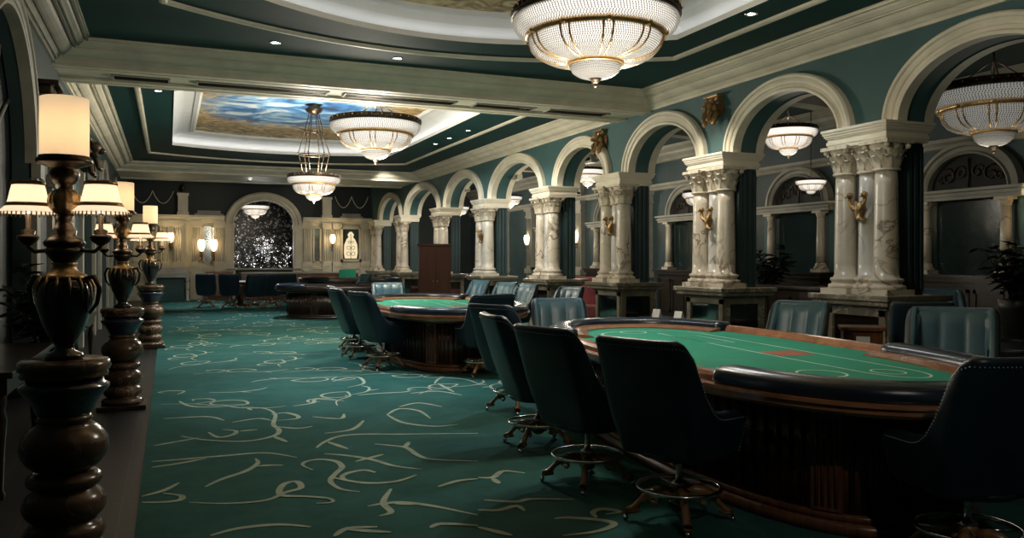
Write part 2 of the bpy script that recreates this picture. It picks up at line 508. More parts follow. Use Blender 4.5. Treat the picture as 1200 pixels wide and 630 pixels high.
mb = MB()
mb.box(-0.18, XA, YN, YB - 0.9, 0.0, 0.012)
mb.cur = 1
S1 = [  # scroll strokes read off the carpet
 [(60,440),(130,435),(250,425),(350,418),(430,430)], [(60,455),(130,445),(200,432)],
 [(197,505),(240,485),(300,465),(330,445),(325,433)], [(330,452),(360,450),(395,450)],
 [(155,545),(250,548),(350,540),(400,520),(440,508),(430,492),(400,497),(385,515),(395,528),(450,530),(510,535),(520,545),(480,548)],
 [(480,405),(500,390),(540,375),(600,370),(700,370),(891,368)], [(600,335),(570,358),(500,368)], [(510,390),(560,408)],
 [(590,518),(540,510),(515,490),(530,470),(545,455),(530,440),(490,435),(455,440),(445,450),(470,462)], [(515,480),(600,495),(680,492),(735,475)],
 [(630,468),(600,462),(560,470),(545,480),(560,490)],
 [(500,420),(560,425),(620,435),(680,452),(748,460)], [(580,440),(650,422)],
 [(628,395),(680,400),(710,405),(740,425),(780,435),(891,440)], [(715,390),(705,405)],
 [(610,555),(650,548),(700,545),(780,555),(891,578)], [(670,510),(650,545),(670,570),(640,580)], [(680,548),(735,550)],
 [(35,530),(90,515),(130,495)], [(35,545),(80,545),(130,540),(135,528),(90,522)],
 [(210,630),(280,612),(380,602),(465,608)], [(525,632),(560,612),(635,608)], [(560,615),(670,622)],
 [(770,610),(800,600),(891,605)],
 [(135,375),(200,385),(300,388),(370,375),(385,360),(370,345),(375,320),(350,305),(290,300)], [(375,350),(430,355),(470,350)],
 [(365,320),(400,315),(430,322),(430,330),(380,335)], [(370,375),(405,390)],
 [(205,365),(230,378),(265,372),(275,362),(240,358)], [(265,340),(330,330),(365,335)], [(285,362),(330,358)],
 [(90,330),(200,325),(245,335)], [(660,320),(700,340),(780,350),(840,345)], [(660,320),(690,305),(740,310),(770,330)], [(690,300),(740,290),(800,300)],
 [(585,270),(640,265),(700,262),(720,258)], [(720,265),(790,260),(850,270)], [(420,298),(470,290),(480,280),(550,285)],
 [(65,400),(120,390),(180,380)], [(790,505),(840,490),(891,485)], [(130,285),(160,298),(220,300),(300,295)], [(470,325),(540,330),(550,318)],
 [(780,240),(800,225),(860,230),(891,240)], [(790,240),(830,262)], [(520,235),(560,225),(590,225),(600,240),(560,250)],
]
S2 = [[(360,520),(420,515),(560,525),(640,545),(560,580),(400,600)], [(555,515),(540,490),(580,475),(640,480),(660,490),(600,500)],
      [(30,432),(180,440),(250,428),(450,430)], [(0,478),(100,480),(180,460),(220,485)], [(0,560),(100,585),(160,600)],
      [(0,325),(70,325),(120,295),(220,305)], [(70,330),(100,355)]]
zz = 0.0145
for k, s in enumerate(S1):
    pts = [floor_at(150 + a * 0.4602, 340 + b * 0.4602) for a, b in s]
    ribbon(mb, pts, 0.048, zz + 0.0002 * (k % 5))
for k, s in enumerate(S2):
    pts = [floor_at(560 + a * 0.25, 480 + b * 0.25) for a, b in s]
    ribbon(mb, pts, 0.05, zz + 0.0002 * (k % 5))
def motif(x, y, a, s):
    out = []
    spiral = [(0.55 * (1 - t / 9) * cos(t * 0.75), 0.55 * (1 - t / 9) * sin(t * 0.75)) for t in range(8)]
    out.append([(-1.3, -0.25), (-0.7, -0.1), (-0.1, -0.25), (0.45, -0.1)] + [(p[0], p[1]) for p in spiral])
    out.append([(-0.6, -0.1), (-0.35, 0.3), (-0.6, 0.55), (-0.9, 0.45), (-0.8, 0.25)])
    out.append([(0.1, -0.22), (0.6, -0.5), (1.2, -0.45), (1.5, -0.2)])
    out.append([(0.75, -0.5), (0.95, -0.75)])
    r = []
    for st in out:
        r.append([(x + s * (p[0] * cos(a) - p[1] * sin(a)), y + s * (p[0] * sin(a) + p[1] * cos(a))) for p in st])
    return r
k = 0
yy = 9.6
while yy < 34.0:
    xx = 0.6
    while xx < 7.2:
        px = xx + rnd.uniform(-0.35, 0.35); py = yy + rnd.uniform(-0.45, 0.45)
        for st in motif(px, py, rnd.uniform(0, 6.28), rnd.uniform(0.42, 0.6)):
            if all(-0.12 < q[0] < XR - 0.85 and q[1] < YB - 1.0 for q in st):
                ribbon(mb, st, 0.036, zz + 0.0002 * (k % 6)); k += 1
        xx += 1.25
    yy += 1.25
for (px, py, a, s) in [(5.6, 3.2, 0.4, 0.55), (4.6, 1.6, 2.0, 0.55), (6.3, 4.8, 3.0, 0.55), (6.6, 7.8, 1.2, 0.5), (5.9, 9.0, 4.0, 0.5)]:
    for st in motif(px, py, a, s): ribbon(mb, st, 0.045, zz)
struct(mb.build('floor_carpet', ['carpet', 'scroll']), 'teal green carpet with pale scrolling vine pattern')

# ------------------------------------------------------------------ walls
def bay_edges():
    return [4.75, 7.92, 11.09, 14.28, 17.45, 21.6, 25.6, 30.4, 34.6]
PIL = bay_edges()
PW = 0.50    # half width of an impost

def ell(cy, a, b, n=25, z0=ZI, e=0.0):
    return [(cy - a * cos(pi * i / (n - 1)), z0 + b * sin(pi * i / (n - 1))) for i in range(n)]

def arch_wall(name, mat, x0, x1, bays, ytot, ztop, z0, rise, label):
    """a wall band above imposts, pierced by elliptical arches; x0/x1 its two faces"""
    mb = MB()
    prev = ytot[0]
    for (ya, yb) in bays:
        if ya > prev: mb.box(x0, x1, prev, ya, z0, ztop)
        cy = (ya + yb) / 2; a = (yb - ya) / 2
        pts = ell(cy, a, rise(a), 29, z0)
        for x in (x0, x1):
            vs = [(x, p[0], p[1]) for p in pts] + [(x, p[0], ztop) for p in pts]
            n = len(pts)
            mb.add(vs, [(i, i + 1, n + i + 1, n + i) for i in range(n - 1)])
        n = len(pts)
        vs = [(x0, p[0], p[1]) for p in pts] + [(x1, p[0], p[1]) for p in pts]
        mb.add(vs, [(i, i + 1, n + i + 1, n + i) for i in range(n - 1)], True)
        mb.add([(x0, ya, ztop), (x0, yb, ztop), (x1, yb, ztop), (x1, ya, ztop)], [(0, 1, 2, 3)])
        prev = yb
    if ytot[1] > prev: mb.box(x0, x1, prev, ytot[1], z0, ztop)
    return struct(mb.build(name, mat), label)

BAYS = []
pp = [1.58] + PIL
for i in range(len(pp) - 1):
    BAYS.append((pp[i] + PW - 0.02, pp[i + 1] - PW + 0.02))
RISE = lambda a: 0.76 * (min(a, 1.3) / 1.1) ** 0.5
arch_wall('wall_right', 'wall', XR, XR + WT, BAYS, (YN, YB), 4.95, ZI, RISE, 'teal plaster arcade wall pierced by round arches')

def arch_sweep(mb, cy, a, b, prof, x, z0=ZI, n=33, side=-1):
    """profile (radial, proud) carried round an elliptical arch on the wall face x; side -1 stands out towards -x"""
    vs = []; fs = []; k = len(prof)
    for i in range(n):
        t = pi * i / (n - 1)
        # outward normal of the ellipse
        nx = -cos(t) / a; nz = sin(t) / b
        l = sqrt(nx * nx + nz * nz)
        for (r, p) in prof:
            vs.append((x + side * p, cy - a * cos(t) + nx / l * r, z0 + b * sin(t) + nz / l * r))
    for i in range(n - 1):
        for j in range(k - 1):
            fs.append((i * k + j, (i + 1) * k + j, (i + 1) * k + j + 1, i * k + j + 1))
    mb.add(vs, fs, False)
ARCH_PROF = [(-0.012, -0.08), (-0.012, 0.075), (0.025, 0.085), (0.045, 0.06), (0.085, 0.055), (0.095, 0.075), (0.125, 0.085), (0.16, 0.08), (0.175, 0.105), (0.205, 0.11), (0.23, 0.085), (0.235, 0.0)]
tn = 1
for i, (ya, yb) in enumerate(BAYS):
    mb = MB(); a = (yb - ya) / 2
    arch_sweep(mb, (ya + yb) / 2, a, RISE(a), ARCH_PROF, XR)
    arch_sweep(mb, (ya + yb) / 2, a, RISE(a), ARCH_PROF, XR + WT, side=1)
    struct(mb.build('trim_%d' % tn, 'cream'), 'cream moulded arch surround on the arcade wall'); tn += 1

# left wall: same rhythm of blind arches, dark
LB = [(8.2, 11.2), (12.9, 15.2), (17.2, 19.6), (21.6, 24.0), (26.0, 28.4)]
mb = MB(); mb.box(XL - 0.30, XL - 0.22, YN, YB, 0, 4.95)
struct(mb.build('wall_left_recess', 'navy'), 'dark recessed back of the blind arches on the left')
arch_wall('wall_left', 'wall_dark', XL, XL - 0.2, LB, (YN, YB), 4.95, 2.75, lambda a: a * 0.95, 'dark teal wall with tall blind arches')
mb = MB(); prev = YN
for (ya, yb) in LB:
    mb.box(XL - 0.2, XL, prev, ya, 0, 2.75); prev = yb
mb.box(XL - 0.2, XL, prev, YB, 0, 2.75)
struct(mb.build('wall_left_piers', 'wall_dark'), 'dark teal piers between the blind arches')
for i, (ya, yb) in enumerate(LB):
    mb = MB(); a = (yb - ya) / 2
    arch_sweep(mb, (ya + yb) / 2, a, a * 0.95, [(r * 0.9, p * 0.8) for r, p in ARCH_PROF], XL, 2.75, side=1)
    for y in (ya, yb):
        s = -1 if y == ya else 1
        mb.box(XL - 0.02, XL + 0.10, min(y, y + s * 0.34), max(y, y + s * 0.34), 2.58, 2.75)
        mb.box(XL - 0.02, XL + 0.06, min(y + s * 0.02, y + s * 0.30), max(y + s * 0.02, y + s * 0.30), 0.0, 2.58)
    # radiating mullions inside the head of the arch
    cy = (ya + yb) / 2
    for k in range(1, 6):
        t = pi * k / 6
        mb.tube([(XL - 0.2, cy, 2.75), (XL - 0.2, cy - a * 0.97 * cos(t), 2.75 + a * 0.92 * sin(t))], 0.025, 5)
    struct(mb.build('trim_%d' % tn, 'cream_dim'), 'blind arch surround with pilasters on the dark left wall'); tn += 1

# back wall, pierced by the big arch
AC, AW = 3.73, 1.22          # arch centre, inner half width
ZB = 3.12                    # springing
mb = MB()
Y0, Y1 = YB, YB + 0.35
mb.box(XL - 0.3, AC - AW, Y0, Y1, 0, 4.95)
mb.box(AC + AW, XA, Y0, Y1, 0, 4.95)
mb.box(AC - AW, AC + AW, Y0, Y1, 0, 1.22)
pts = [(AC - AW * cos(pi * i / 28), ZB + AW * 0.82 * sin(pi * i / 28)) for i in range(29)]
for y in (Y0, Y1):
    vs = [(p[0], y, p[1]) for p in pts] + [(p[0], y, 4.95) for p in pts]
    mb.add(vs, [(i, i + 1, 29 + i + 1, 29 + i) for i in range(28)])
vs = [(p[0], Y0, p[1]) for p in pts] + [(p[0], Y1, p[1]) for p in pts]
mb.add(vs, [(i, i + 1, 29 + i + 1, 29 + i) for i in range(28)], True)
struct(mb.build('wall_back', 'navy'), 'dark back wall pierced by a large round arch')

# aisle wall and the room behind the big arch
mb = MB(); mb.box(XA, XA + 0.2, YN, YB, 0, 4.95)
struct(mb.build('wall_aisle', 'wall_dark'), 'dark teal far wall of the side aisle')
mb = MB(); mb.box(AC - 3.2, AC + 3.2, 41.5, 41.7, 0, 4.95); mb.box(AC - 3.3, AC - 3.2, YB + .35, 41.7, 0, 4.95); mb.box(AC + 3.2, AC + 3.3, YB + .35, 41.7, 0, 4.95)
struct(mb.build('wall_far_room', 'mosaic'), 'dark walls of the room behind the big arch')

# ------------------------------------------------------------------ ceilings with recessed trays
def tray_loop(x0, x1, yn, yf, bulge, n=24):
    """straight long sides, bowed ends (yn/yf are where the ends meet the sides)"""
    cx = (x0 + x1) / 2; hw = (x1 - x0) / 2
    pts = []
    for i in range(n + 1):
        u = -1 + 2 * i / n
        pts.append((cx + hw * u, yf + bulge * (1 - u * u)))
    for i in range(n + 1):
        u = 1 - 2 * i / n
        pts.append((cx + hw * u, yn - bulge * (1 - u * u)))
    return pts    # clockwise seen from above

def tray_ceiling(name, rect, loop, z, mat, label):
    x0, x1, y0, y1 = rect
    cx = sum(p[0] for p in loop) / len(loop); cy = sum(p[1] for p in loop) / len(loop)
    # resample by angle, including the corner directions
    def hit_loop(a):
        d = Vector((cos(a), sin(a)))
        best = None
        n = len(loop)
        for i in range(n):
            p = Vector(loop[i]) - Vector((cx, cy)); q = Vector(loop[(i + 1) % n]) - Vector((cx, cy))
            e = q - p; den = d.x * e.y - d.y * e.x
            if abs(den) < 1e-9: continue
            t = (p.x * e.y - p.y * e.x) / den; s = (p.x * d.y - p.y * d.x) / den
            if t > 0 and -1e-6 <= s <= 1 + 1e-6:
                if best is None or t > best: best = t
        return (cx + d.x * best, cy + d.y * best)
    def hit_rect(a):
        dx, dy = cos(a), sin(a); t = 1e9
        if dx > 1e-9: t = min(t, (x1 - cx) / dx)
        if dx < -1e-9: t = min(t, (x0 - cx) / dx)
        if dy > 1e-9: t = min(t, (y1 - cy) / dy)
        if dy < -1e-9: t = min(t, (y0 - cy) / dy)
        return (cx + dx * t, cy + dy * t)
    angs = [atan2(p[1] - cy, p[0] - cx) for p in loop] + [atan2(y - cy, x - cx) for x in (x0, x1) for y in (y0, y1)]
    angs += [2 * pi * i / 60 - pi for i in range(60)]
    angs = sorted(set(round(a, 5) for a in angs))
    mb = MB(); vs = []; n = len(angs)
    for a in angs:
        h = hit_loop(a); r = hit_rect(a)
        vs.append((h[0], h[1], z)); vs.append((r[0], r[1], z))
    mb.add(vs, [(2 * i, 2 * i + 1, (2 * i + 3) % (2 * n), (2 * i + 2) % (2 * n)) for i in range(n)])
    # outer skin above, so the ceiling has thickness
    return struct(mb.build(name, mat), label)

def scale_loop(loop, d):
    """offset a convex loop outwards by d"""
    n = len(loop); out = []
    cx = sum(p[0] for p in loop) / n; cy = sum(p[1] for p in loop) / n
    for i in range(n):
        p = Vector(loop[i]); a = Vector(loop[i - 1]); b = Vector(loop[(i + 1) % n])
        if (p - a).length < 1e-6: a = Vector(loop[i - 2])
        if (b - p).length < 1e-6: b = Vector(loop[(i + 2) % n])
        t1 = (p - a).normalized(); t2 = (b - p).normalized()
        n1 = Vector((-t1.y, t1.x)); n2 = Vector((-t2.y, t2.x))
        m = (n1 + n2) / max(0.3, 1 + n1.dot(n2))
        out.append((p.x + m.x * d, p.y + m.y * d))
    return out

def tray(idx, loop, ring, rect, zdep, mural, where, ins=0.42):
    tray_ceiling('ceiling_%d' % idx, rect, loop, ZC, 'ceil', 'dark teal painted ceiling around the recess ' + where)
    global tn
    n = len(loop)
    # lip + ledge + sloped white cove
    outer = scale_loop(loop, 0.22); inner = scale_loop(loop, -ins)
    mb = MB()
    vs = []
    for lp, z in ((loop, ZC - 0.015), (loop, ZC + 0.055), (scale_loop(loop, 0.02), ZC + 0.055), (scale_loop(loop, 0.03), ZC + 0.012), (outer, ZC + 0.012), (scale_loop(loop, 0.2), ZC + 0.1), (scale_loop(loop, 0.02), ZC + 0.22), (scale_loop(loop, -0.45 * ins), ZC + 0.29), (inner, ZC + zdep - 0.03), (scale_loop(loop, 0.02 - ins), ZC + zdep), (scale_loop(loop, -0.04 - ins), ZC + zdep)):
        vs.append([(p[0], p[1], z) for p in lp])
    k = len(vs)
    flat = [p for lp in vs for p in lp]
    mb.add(flat, [(j * n + i, j * n + (i + 1) % n, (j + 1) * n + (i + 1) % n, (j + 1) * n + i) for j in range(k - 1) for i in range(n)])
    # inner stepped frame around the painting
    fr = [(scale_loop(loop, 0.02 - ins), ZC + zdep - 0.002), (scale_loop(loop, -ins), ZC + zdep - 0.05), (scale_loop(loop, -0.08 - ins), ZC + zdep - 0.05), (scale_loop(loop, -0.13 - ins), ZC + zdep - 0.01), (scale_loop(loop, -0.15 - ins), ZC + zdep + 0.03)]
    flat = [(p[0], p[1], z) for lp, z in fr for p in lp]
    mb.add(flat, [(j * n + i, j * n + (i + 1) % n, (j + 1) * n + (i + 1) % n, (j + 1) * n + i) for j in range(len(fr) - 1) for i in range(n)])
    struct(mb.build('trim_%d' % tn, 'white'), 'white cove of the ceiling recess ' + where); tn += 1
    # light strip on the ledge
    mb = MB(); s0 = scale_loop(loop, 0.05); s1 = scale_loop(loop, 0.10)
    flat = [(p[0], p[1], ZC + 0.018) for p in s0] + [(p[0], p[1], ZC + 0.018) for p in s1]
    mb.add(flat, [(i, (i + 1) % n, n + (i + 1) % n, n + i) for i in range(n)])
    st = mb.build('cove_light_strip', 'strip' if idx == 1 else 'strip_b'); tag(st, 'hidden white light strip lining the ceiling recess ' + where, 'light strip')
    # painting
    mb = MB(); lp = scale_loop(loop, -0.12 - ins)
    m = n // 2
    # fan of quads between the two long halves
    vs = [(p[0], p[1], ZC + zdep) for p in lp]
    mb.add(vs, [(i, i + 1, n - 2 - i, n - 1 - i) for i in range(m - 1)])
    vs2 = [(p[0], p[1], ZC + zdep + 0.03) for p in lp]
    mb.add(vs2, [(i, i + 1, n - 2 - i, n - 1 - i) for i in range(m - 1)])
    o = mb.build('ceiling_painting', mural)
    # trim ring on the ceiling
    mb = MB(); nn = len(ring)
    prof = [(-0.05, 0.0), (-0.05, -0.03), (-0.02, -0.045), (0.02, -0.045), (0.05, -0.03), (0.05, 0.0)]
    mb.sweep(prof, [(p[0], p[1], ZC) for p in ring], closed=True)
    struct(mb.build('trim_%d' % tn, 'cream'), 'raised cream moulding ring on the ceiling ' + where); tn += 1
    return o

lp1 = tray_loop(0.5, 6.46, 2.6, 9.55, 1.25)
rg1 = tray_loop(-0.05, 7.02, 2.0, 10.45, 1.15)
p1 = tray(1, lp1, rg1, (XL - 0.3, XR + 0.02, YN, 13.3), 0.36, 'mural_gold', 'above the near hall', 0.10)
tag(p1, 'gold brown painted panel in the ceiling recess above the largest chandelier', 'ceiling painting')
lp2 = tray_loop(0.1, 5.95, 15.9, 23.4, 0.8)
rg2 = tray_loop(-0.5, 6.9, 15.4, 25.2, 1.0)
p2 = tray(2, lp2, rg2, (XL - 0.3, XR + 0.02, 14.2, 28.4), 0.36, 'mural_sky', 'above the far hall')
tag(p2, 'blue sky and gold painted panel in the far ceiling recess', 'ceiling painting')
mb = MB(); mb.box(XL - 0.3, XR + 0.02, 31.0, YB + 0.1, 4.86, 4.95)
struct(mb.build('ceiling_3', 'navy'), 'dark ceiling above the back wall')
mb = MB(); mb.box(XR + WT - 0.02, XA + 0.2, YN, YB, 4.75, 4.85)
struct(mb.build('ceiling_aisle', 'wall_dark'), 'dark ceiling of the side aisle')
mb = MB(); mb.box(AC - 3.3, AC + 3.3, YB + .3, 41.7, 4.85, 4.95)
struct(mb.build('ceiling_far_room', 'navy'))
mb = MB(); mb.box(XL - .4, XA + .3, YN, 42, 5.35, 5.45)
struct(mb.build('roof', 'navy'))

# ------------------------------------------------------------------ cornices and the cross beams
CORN = [(0.0, -0.05), (0.04, -0.05), (0.04, -0.01), (0.052, -0.01), (0.052, 0.012), (0.072, 0.012), (0.072, -0.005), (0.10, 0.02), (0.115, 0.03), (0.115, 0.055), (0.14, 0.055), (0.14, 0.035), (0.165, 0.04), (0.205, 0.06), (0.245, 0.09), (0.27, 0.12), (0.27, 0.145), (0.295, 0.145), (0.295, 0.125), (0.325, 0.125), (0.325, 0.16), (0.345, 0.16), (0.345, 0.14), (0.365, 0.14), (0.385, 0.155), (0.42, 0.175), (0.435, 0.195), (0.435, 0.215), (0.455, 0.215), (0.455, 0.195), (0.49, 0.195), (0.49, 0.225), (0.515, 0.225), (0.53, 0.24)]
def cornice(path, z=ZK, closed=False, prof=CORN, mat='cream', label='stepped cream cornice'):
    global tn
    mb = MB(); mb.sweep([(o, h) for o, h in prof], [(p[0], p[1], z) for p in path], closed=closed, caps=False)
    r = struct(mb.build('trim_%d' % tn, mat), label); tn += 1
    return r
# profile stands out to the left of the path: walk counter-clockwise round each hall
cornice([(XR, YN), (XR, 13.1), (XL, 13.1)], label='stepped cream cornice over the arcade and cross beam')
cornice([(XL, 13.1), (XL, YN)], mat='cream_dim', label='stepped cream cornice over the left wall, shade put into its colour')  # darker cream puts the dim left side into the colour
cornice([(XR, 14.3), (XR, 28.1), (XL, 28.1), (XL, 14.3)], closed=True, label='stepped cream cornice round the far hall')
def beam(y0, y1, z0, name, label, slots=()):
    mb = MB(); mb.box(XL - 0.2, XR + 0.02, y0, y1, z0 + 0.02, 4.93)
    for (a, b) in ((y0 - 0.02, y0 + 0.10), (y0 + 0.16, y0 + 0.30), (y1 - 0.30, y1 - 0.16), (y1 - 0.10, y1 + 0.02)):
        mb.box(XL, XR, a, b, z0 - 0.02, z0 + 0.02)
    for (a, b) in ((y0 + 0.10, y0 + 0.16), (y1 - 0.16, y1 - 0.10)):
        mb.box(XL, XR, a, b, z0, z0 + 0.02)
    return struct(mb.build(name, 'cream'), label)
beam(13.1, 14.3, 4.36, 'beam_near', 'cream cross beam between the two halls')
beam(28.1, 31.0, 4.40, 'beam_far', 'dim cream soffit in front of the back wall')
ZF = 0.012   # carpet surface

# ------------------------------------------------------------------ arcade pillars
def column_mb(h, r, n=20):
    mb = MB()
    prof = [(r * 1.0, 0.0)]
    for i in range(9):
        t = i / 8
        prof.append((r * (1.0 - 0.13 * t ** 1.6), h * t))
    mb.lathe(prof, n)
    return mb
def base_mb(r):
    mb = MB()
    q = r * 1.5
    mb.box(-q, q, -q, q, 0, 0.07)
    pr = [(r * 1.48, 0.07), (r * 1.52, 0.09), (r * 1.48, 0.12), (r * 1.28, 0.125), (r * 1.2, 0.145), (r * 1.28, 0.165), (r * 1.34, 0.17), (r * 1.36, 0.185), (r * 1.3, 0.205), (r * 1.1, 0.21), (r * 1.02, 0.24)]
    mb.lathe(pr, 20)
    return mb
def capital_mb(r, h):
    mb = MB()
    mb.lathe([(r * 0.95, 0), (r * 1.1, 0.01), (r * 1.12, 0.03), (r * 0.95, 0.04), (r * 0.95, h * 0.3), (r * 1.1, h * 0.65), (r * 1.4, h * 0.88)], 16)
    # two rows of curling leaves and corner volutes
    for row, (n, z0, hh, r0, r1) in enumerate([(8, 0.035, h * 0.42, 0.98, 1.42), (8, h * 0.3, h * 0.42, 1.0, 1.6)]):
        for i in range(n):
            a = 2 * pi * (i + 0.5 * row) / n
            ca, sa = cos(a), sin(a)
            secs = [(r0, 0, 0.34), (r0 + 0.1, 0.45, 0.42), (r1 * 0.86, 0.85, 0.36), (r1, 0.98, 0.22), (r1 * 1.03, 0.86, 0.1)]
            vs = []
            for (rr, t, w) in secs:
                x = r * rr; z = z0 + hh * t; w2 = r * w
                for s in (-1, 0, 1):
                    xx = x + (0.06 * r if s == 0 else 0)
                    vs.append((xx * ca - s * w2 * sa, xx * sa + s * w2 * ca, z))
            fs = []
            for j in range(len(secs) - 1):
                for s in range(2):
                    b = j * 3 + s
                    fs.append((b, b + 1, b + 4, b + 3))
            mb.add(vs, fs, True)
    for i in range(4):
        a = pi / 4 + i * pi / 2
        c = Vector((cos(a) * r * 1.62, sin(a) * r * 1.62, h * 0.82))
        mb.ball(c, (r * 0.24, r * 0.24, r * 0.26), 8, 6)
    q = r * 1.5
    mb.box(-q, q, -q, q, h * 0.88, h)
    return mb

ZP = 1.16
def make_pillar(label, y):
    t = thing('arcade_pillar', label, 'pillar', (XR + 0.02, y, ZF), 0, 'arcade pillars')
    # pedestal: plinth, die with sunk panels, cap slab; local x=0 is the wall face
    mb = MB()
    hw = 0.50
    mb.box(-0.34, WT + 0.12, -hw - 0.06, hw + 0.06, 0, 0.16)
    mb.box(-0.30, WT + 0.08, -hw - 0.02, hw + 0.02, 0.16, 0.22)
    mb.box(-0.255, WT + 0.06, -hw + 0.02, hw - 0.02, 0.22, 1.0)
    mb.box(-0.30, WT + 0.08, -hw - 0.02, hw + 0.02, 0.98, 1.03)
    # frame strips round the front and side panels
    for (y0, y1, z0, z1) in ((-hw + 0.02, -hw + 0.12, 0.22, 1.0), (hw - 0.12, hw - 0.02, 0.22, 1.0), (-hw + 0.02, hw - 0.02, 0.22, 0.32), (-hw + 0.02, hw - 0.02, 0.9, 1.0)):
        mb.box(-0.285, -0.25, y0, y1, z0, z1)
    for s in (-1, 1):
        ys = (s * (hw - 0.03), s * (hw + 0.01))
        for (x0, x1, z0, z1) in ((-0.255, -0.16, 0.22, 1.0), (WT - 0.05, WT + 0.06, 0.22, 1.0), (-0.255, WT + .06, 0.22, 0.32), (-0.255, WT + .06, 0.9, 1.0)):
            mb.box(x0, x1, min(ys), max(ys), z0, z1)
    pd = mb.build('pedestal', 'marble_d', t)
    mb = MB(); mb.box(-0.40, WT + 0.16, -hw - 0.12, hw + 0.12, 1.03, 1.09); mb.box(-0.44, WT + 0.2, -hw - 0.16, hw + 0.16, 1.09, ZP)
    mb.build('pedestal_slab', 'marble_d', t, bevel=0.012)
    mb = MB(); mb.box(-0.262, -0.254, -hw + 0.13, hw - 0.13, 0.33, 0.89)
    mb.build('mirror_panel', 'mirror', pd)
    mb = MB(); mb.box(-0.14, WT - 0.06, -hw + 0.008, -hw + 0.018, 0.33, 0.89)
    mb.build('mirror_panel', 'mirror', pd)
    # pier behind the columns
    hs = ZI - ZP - 0.245
    mb = MB(); mb.box(0.12, WT - 0.02, -0.40, 0.40, ZP, ZI - 0.24)
    for s in (-1, 1):
        for k in range(3):
            xx = 0.17 + k * 0.1
            mb.box(xx, xx + 0.05, min(s * 0.40, s * 0.425), max(s * 0.40, s * 0.425), ZP + 0.05, ZI - 0.28)
    mb.build('pier', 'wall_dark', t)
    r = 0.150
    capm = None
    for (x, yy, rr, mt) in ((-0.10, -0.325, r, 'marble'), (-0.04, 0.0, r * 0.9, 'marble_w'), (-0.10, 0.325, r, 'marble')):
        sh = column_mb(hs - 0.22 - 0.36, rr).build('shaft', mt, t, (x, yy, ZP + 0.22))
        base_mb(rr).build('base', 'marble', sh, (0, 0, -0.22))
        capital_mb(rr, 0.38).build('capital', 'stone', sh, (0, 0, hs - 0.22 - 0.36))
    # impost: entablature block
    mb = MB()
    z0 = ZI - 0.245
    for (e, a, b) in ((0.0, 0, 0.05), (0.012, 0.05, 0.09), (0.0, 0.09, 0.13), (0.02, 0.13, 0.15), (0.035, 0.15, 0.18), (0.05, 0.18, 0.21), (0.065, 0.21, 0.245)):
        mb.box(-0.27 - e, WT - 0.02 + e, -0.48 - e * 0.9, 0.48 + e * 0.9, z0 + a, z0 + b)
    mb.build('impost', 'cream', t)
    return t
P_LABELS = {4.75: 'nearest marble pillar of the arcade, mostly beyond the picture edge',
 7.92: 'marble triple column pillar between the two nearest arches, with a gilt bracket',
 11.09: 'marble triple column pillar standing third from the near end of the arcade',
 14.28: 'marble pillar where the cross beam meets the arcade',
 17.45: 'marble pillar just beyond the cross beam of the arcade',
 21.6: 'marble pillar of the far hall behind teal chairs',
 25.6: 'marble pillar right behind the tall brown cabinet',
 30.4: 'pale marble pillar near the back end of the arcade',
 34.6: 'last marble pillar in the back corner of the arcade'}
first = None
for y in PIL[1:]:
    if first is None: first = make_pillar(P_LABELS[y], y)
    else: dup(first, (XR + 0.02, y, ZF), 0, P_LABELS[y])

# gilt bracket (scrolled double-armed ornament) on the front of the pillars
def make_bracket(pillar, label, loc, mat='gold', scale=0.72):
    mb = MB()    # local -x is the outward direction; leafy drop with a tail
    mb.lathe([(0.01, -0.24), (0.05, -0.20), (0.095, -0.12), (0.115, -0.03), (0.10, 0.04), (0.05, 0.08), (0.0, 0.09)], 14, (-0.08, 0, 0), 0.8, 1.0, flute=7, fdep=0.15)
    mb.tube([(-0.08, 0.0, -0.14), (-0.14, -0.06, -0.22), (-0.12, -0.13, -0.25), (-0.08, -0.17, -0.22)], [0.07, 0.055, 0.035, 0.012], 8)
    t = mb.build('gilt_bracket', mat, pillar, loc, label=label); t.scale = (scale, scale, scale)
    for s in (-1, 1):
        mb = MB()
        pts = [(-0.09, s * 0.02, -0.06), (-0.12, s * 0.09, -0.03), (-0.14, s * 0.15, 0.03), (-0.13, s * 0.175, 0.11), (-0.12, s * 0.165, 0.17)]
        mb.tube(pts, [0.055, 0.05, 0.042, 0.036, 0.03], 8)
        q = pts[-1]
        mb.ball((q[0] - 0.01, q[1], q[2] + 0.03), (0.06, 0.055, 0.06), 10, 7)
        mb.tube([(q[0] - 0.05, q[1], q[2] + 0.03), (q[0] - 0.10, q[1], q[2] + 0.005), (q[0] - 0.12, q[1], q[2] - 0.02)], [0.03, 0.02, 0.005], 6)
        for k in range(3):
            mb.ball((-0.10, s * (0.05 + 0.04 * k), 0.05 - 0.03 * k), (0.03, 0.03, 0.055), 7, 5)
        mb.build('scroll_arm', mat, t)
    return t
fb = None
for p in [o for o in bpy.data.objects if o.name.startswith('arcade_pillar')]:
    if not any(abs(p.location.y - y) < 0.01 for y in (7.92, 11.09, 14.28, 21.6)): continue
    if fb is None: fb = make_bracket(p, 'gilt scrolled bracket', (-0.15, 0.0, 2.27))
    else:
        c = fb.copy(); C.objects.link(c); c.parent = p
        for g in kids(fb):
            d = g.copy(); C.objects.link(d); d.parent = c

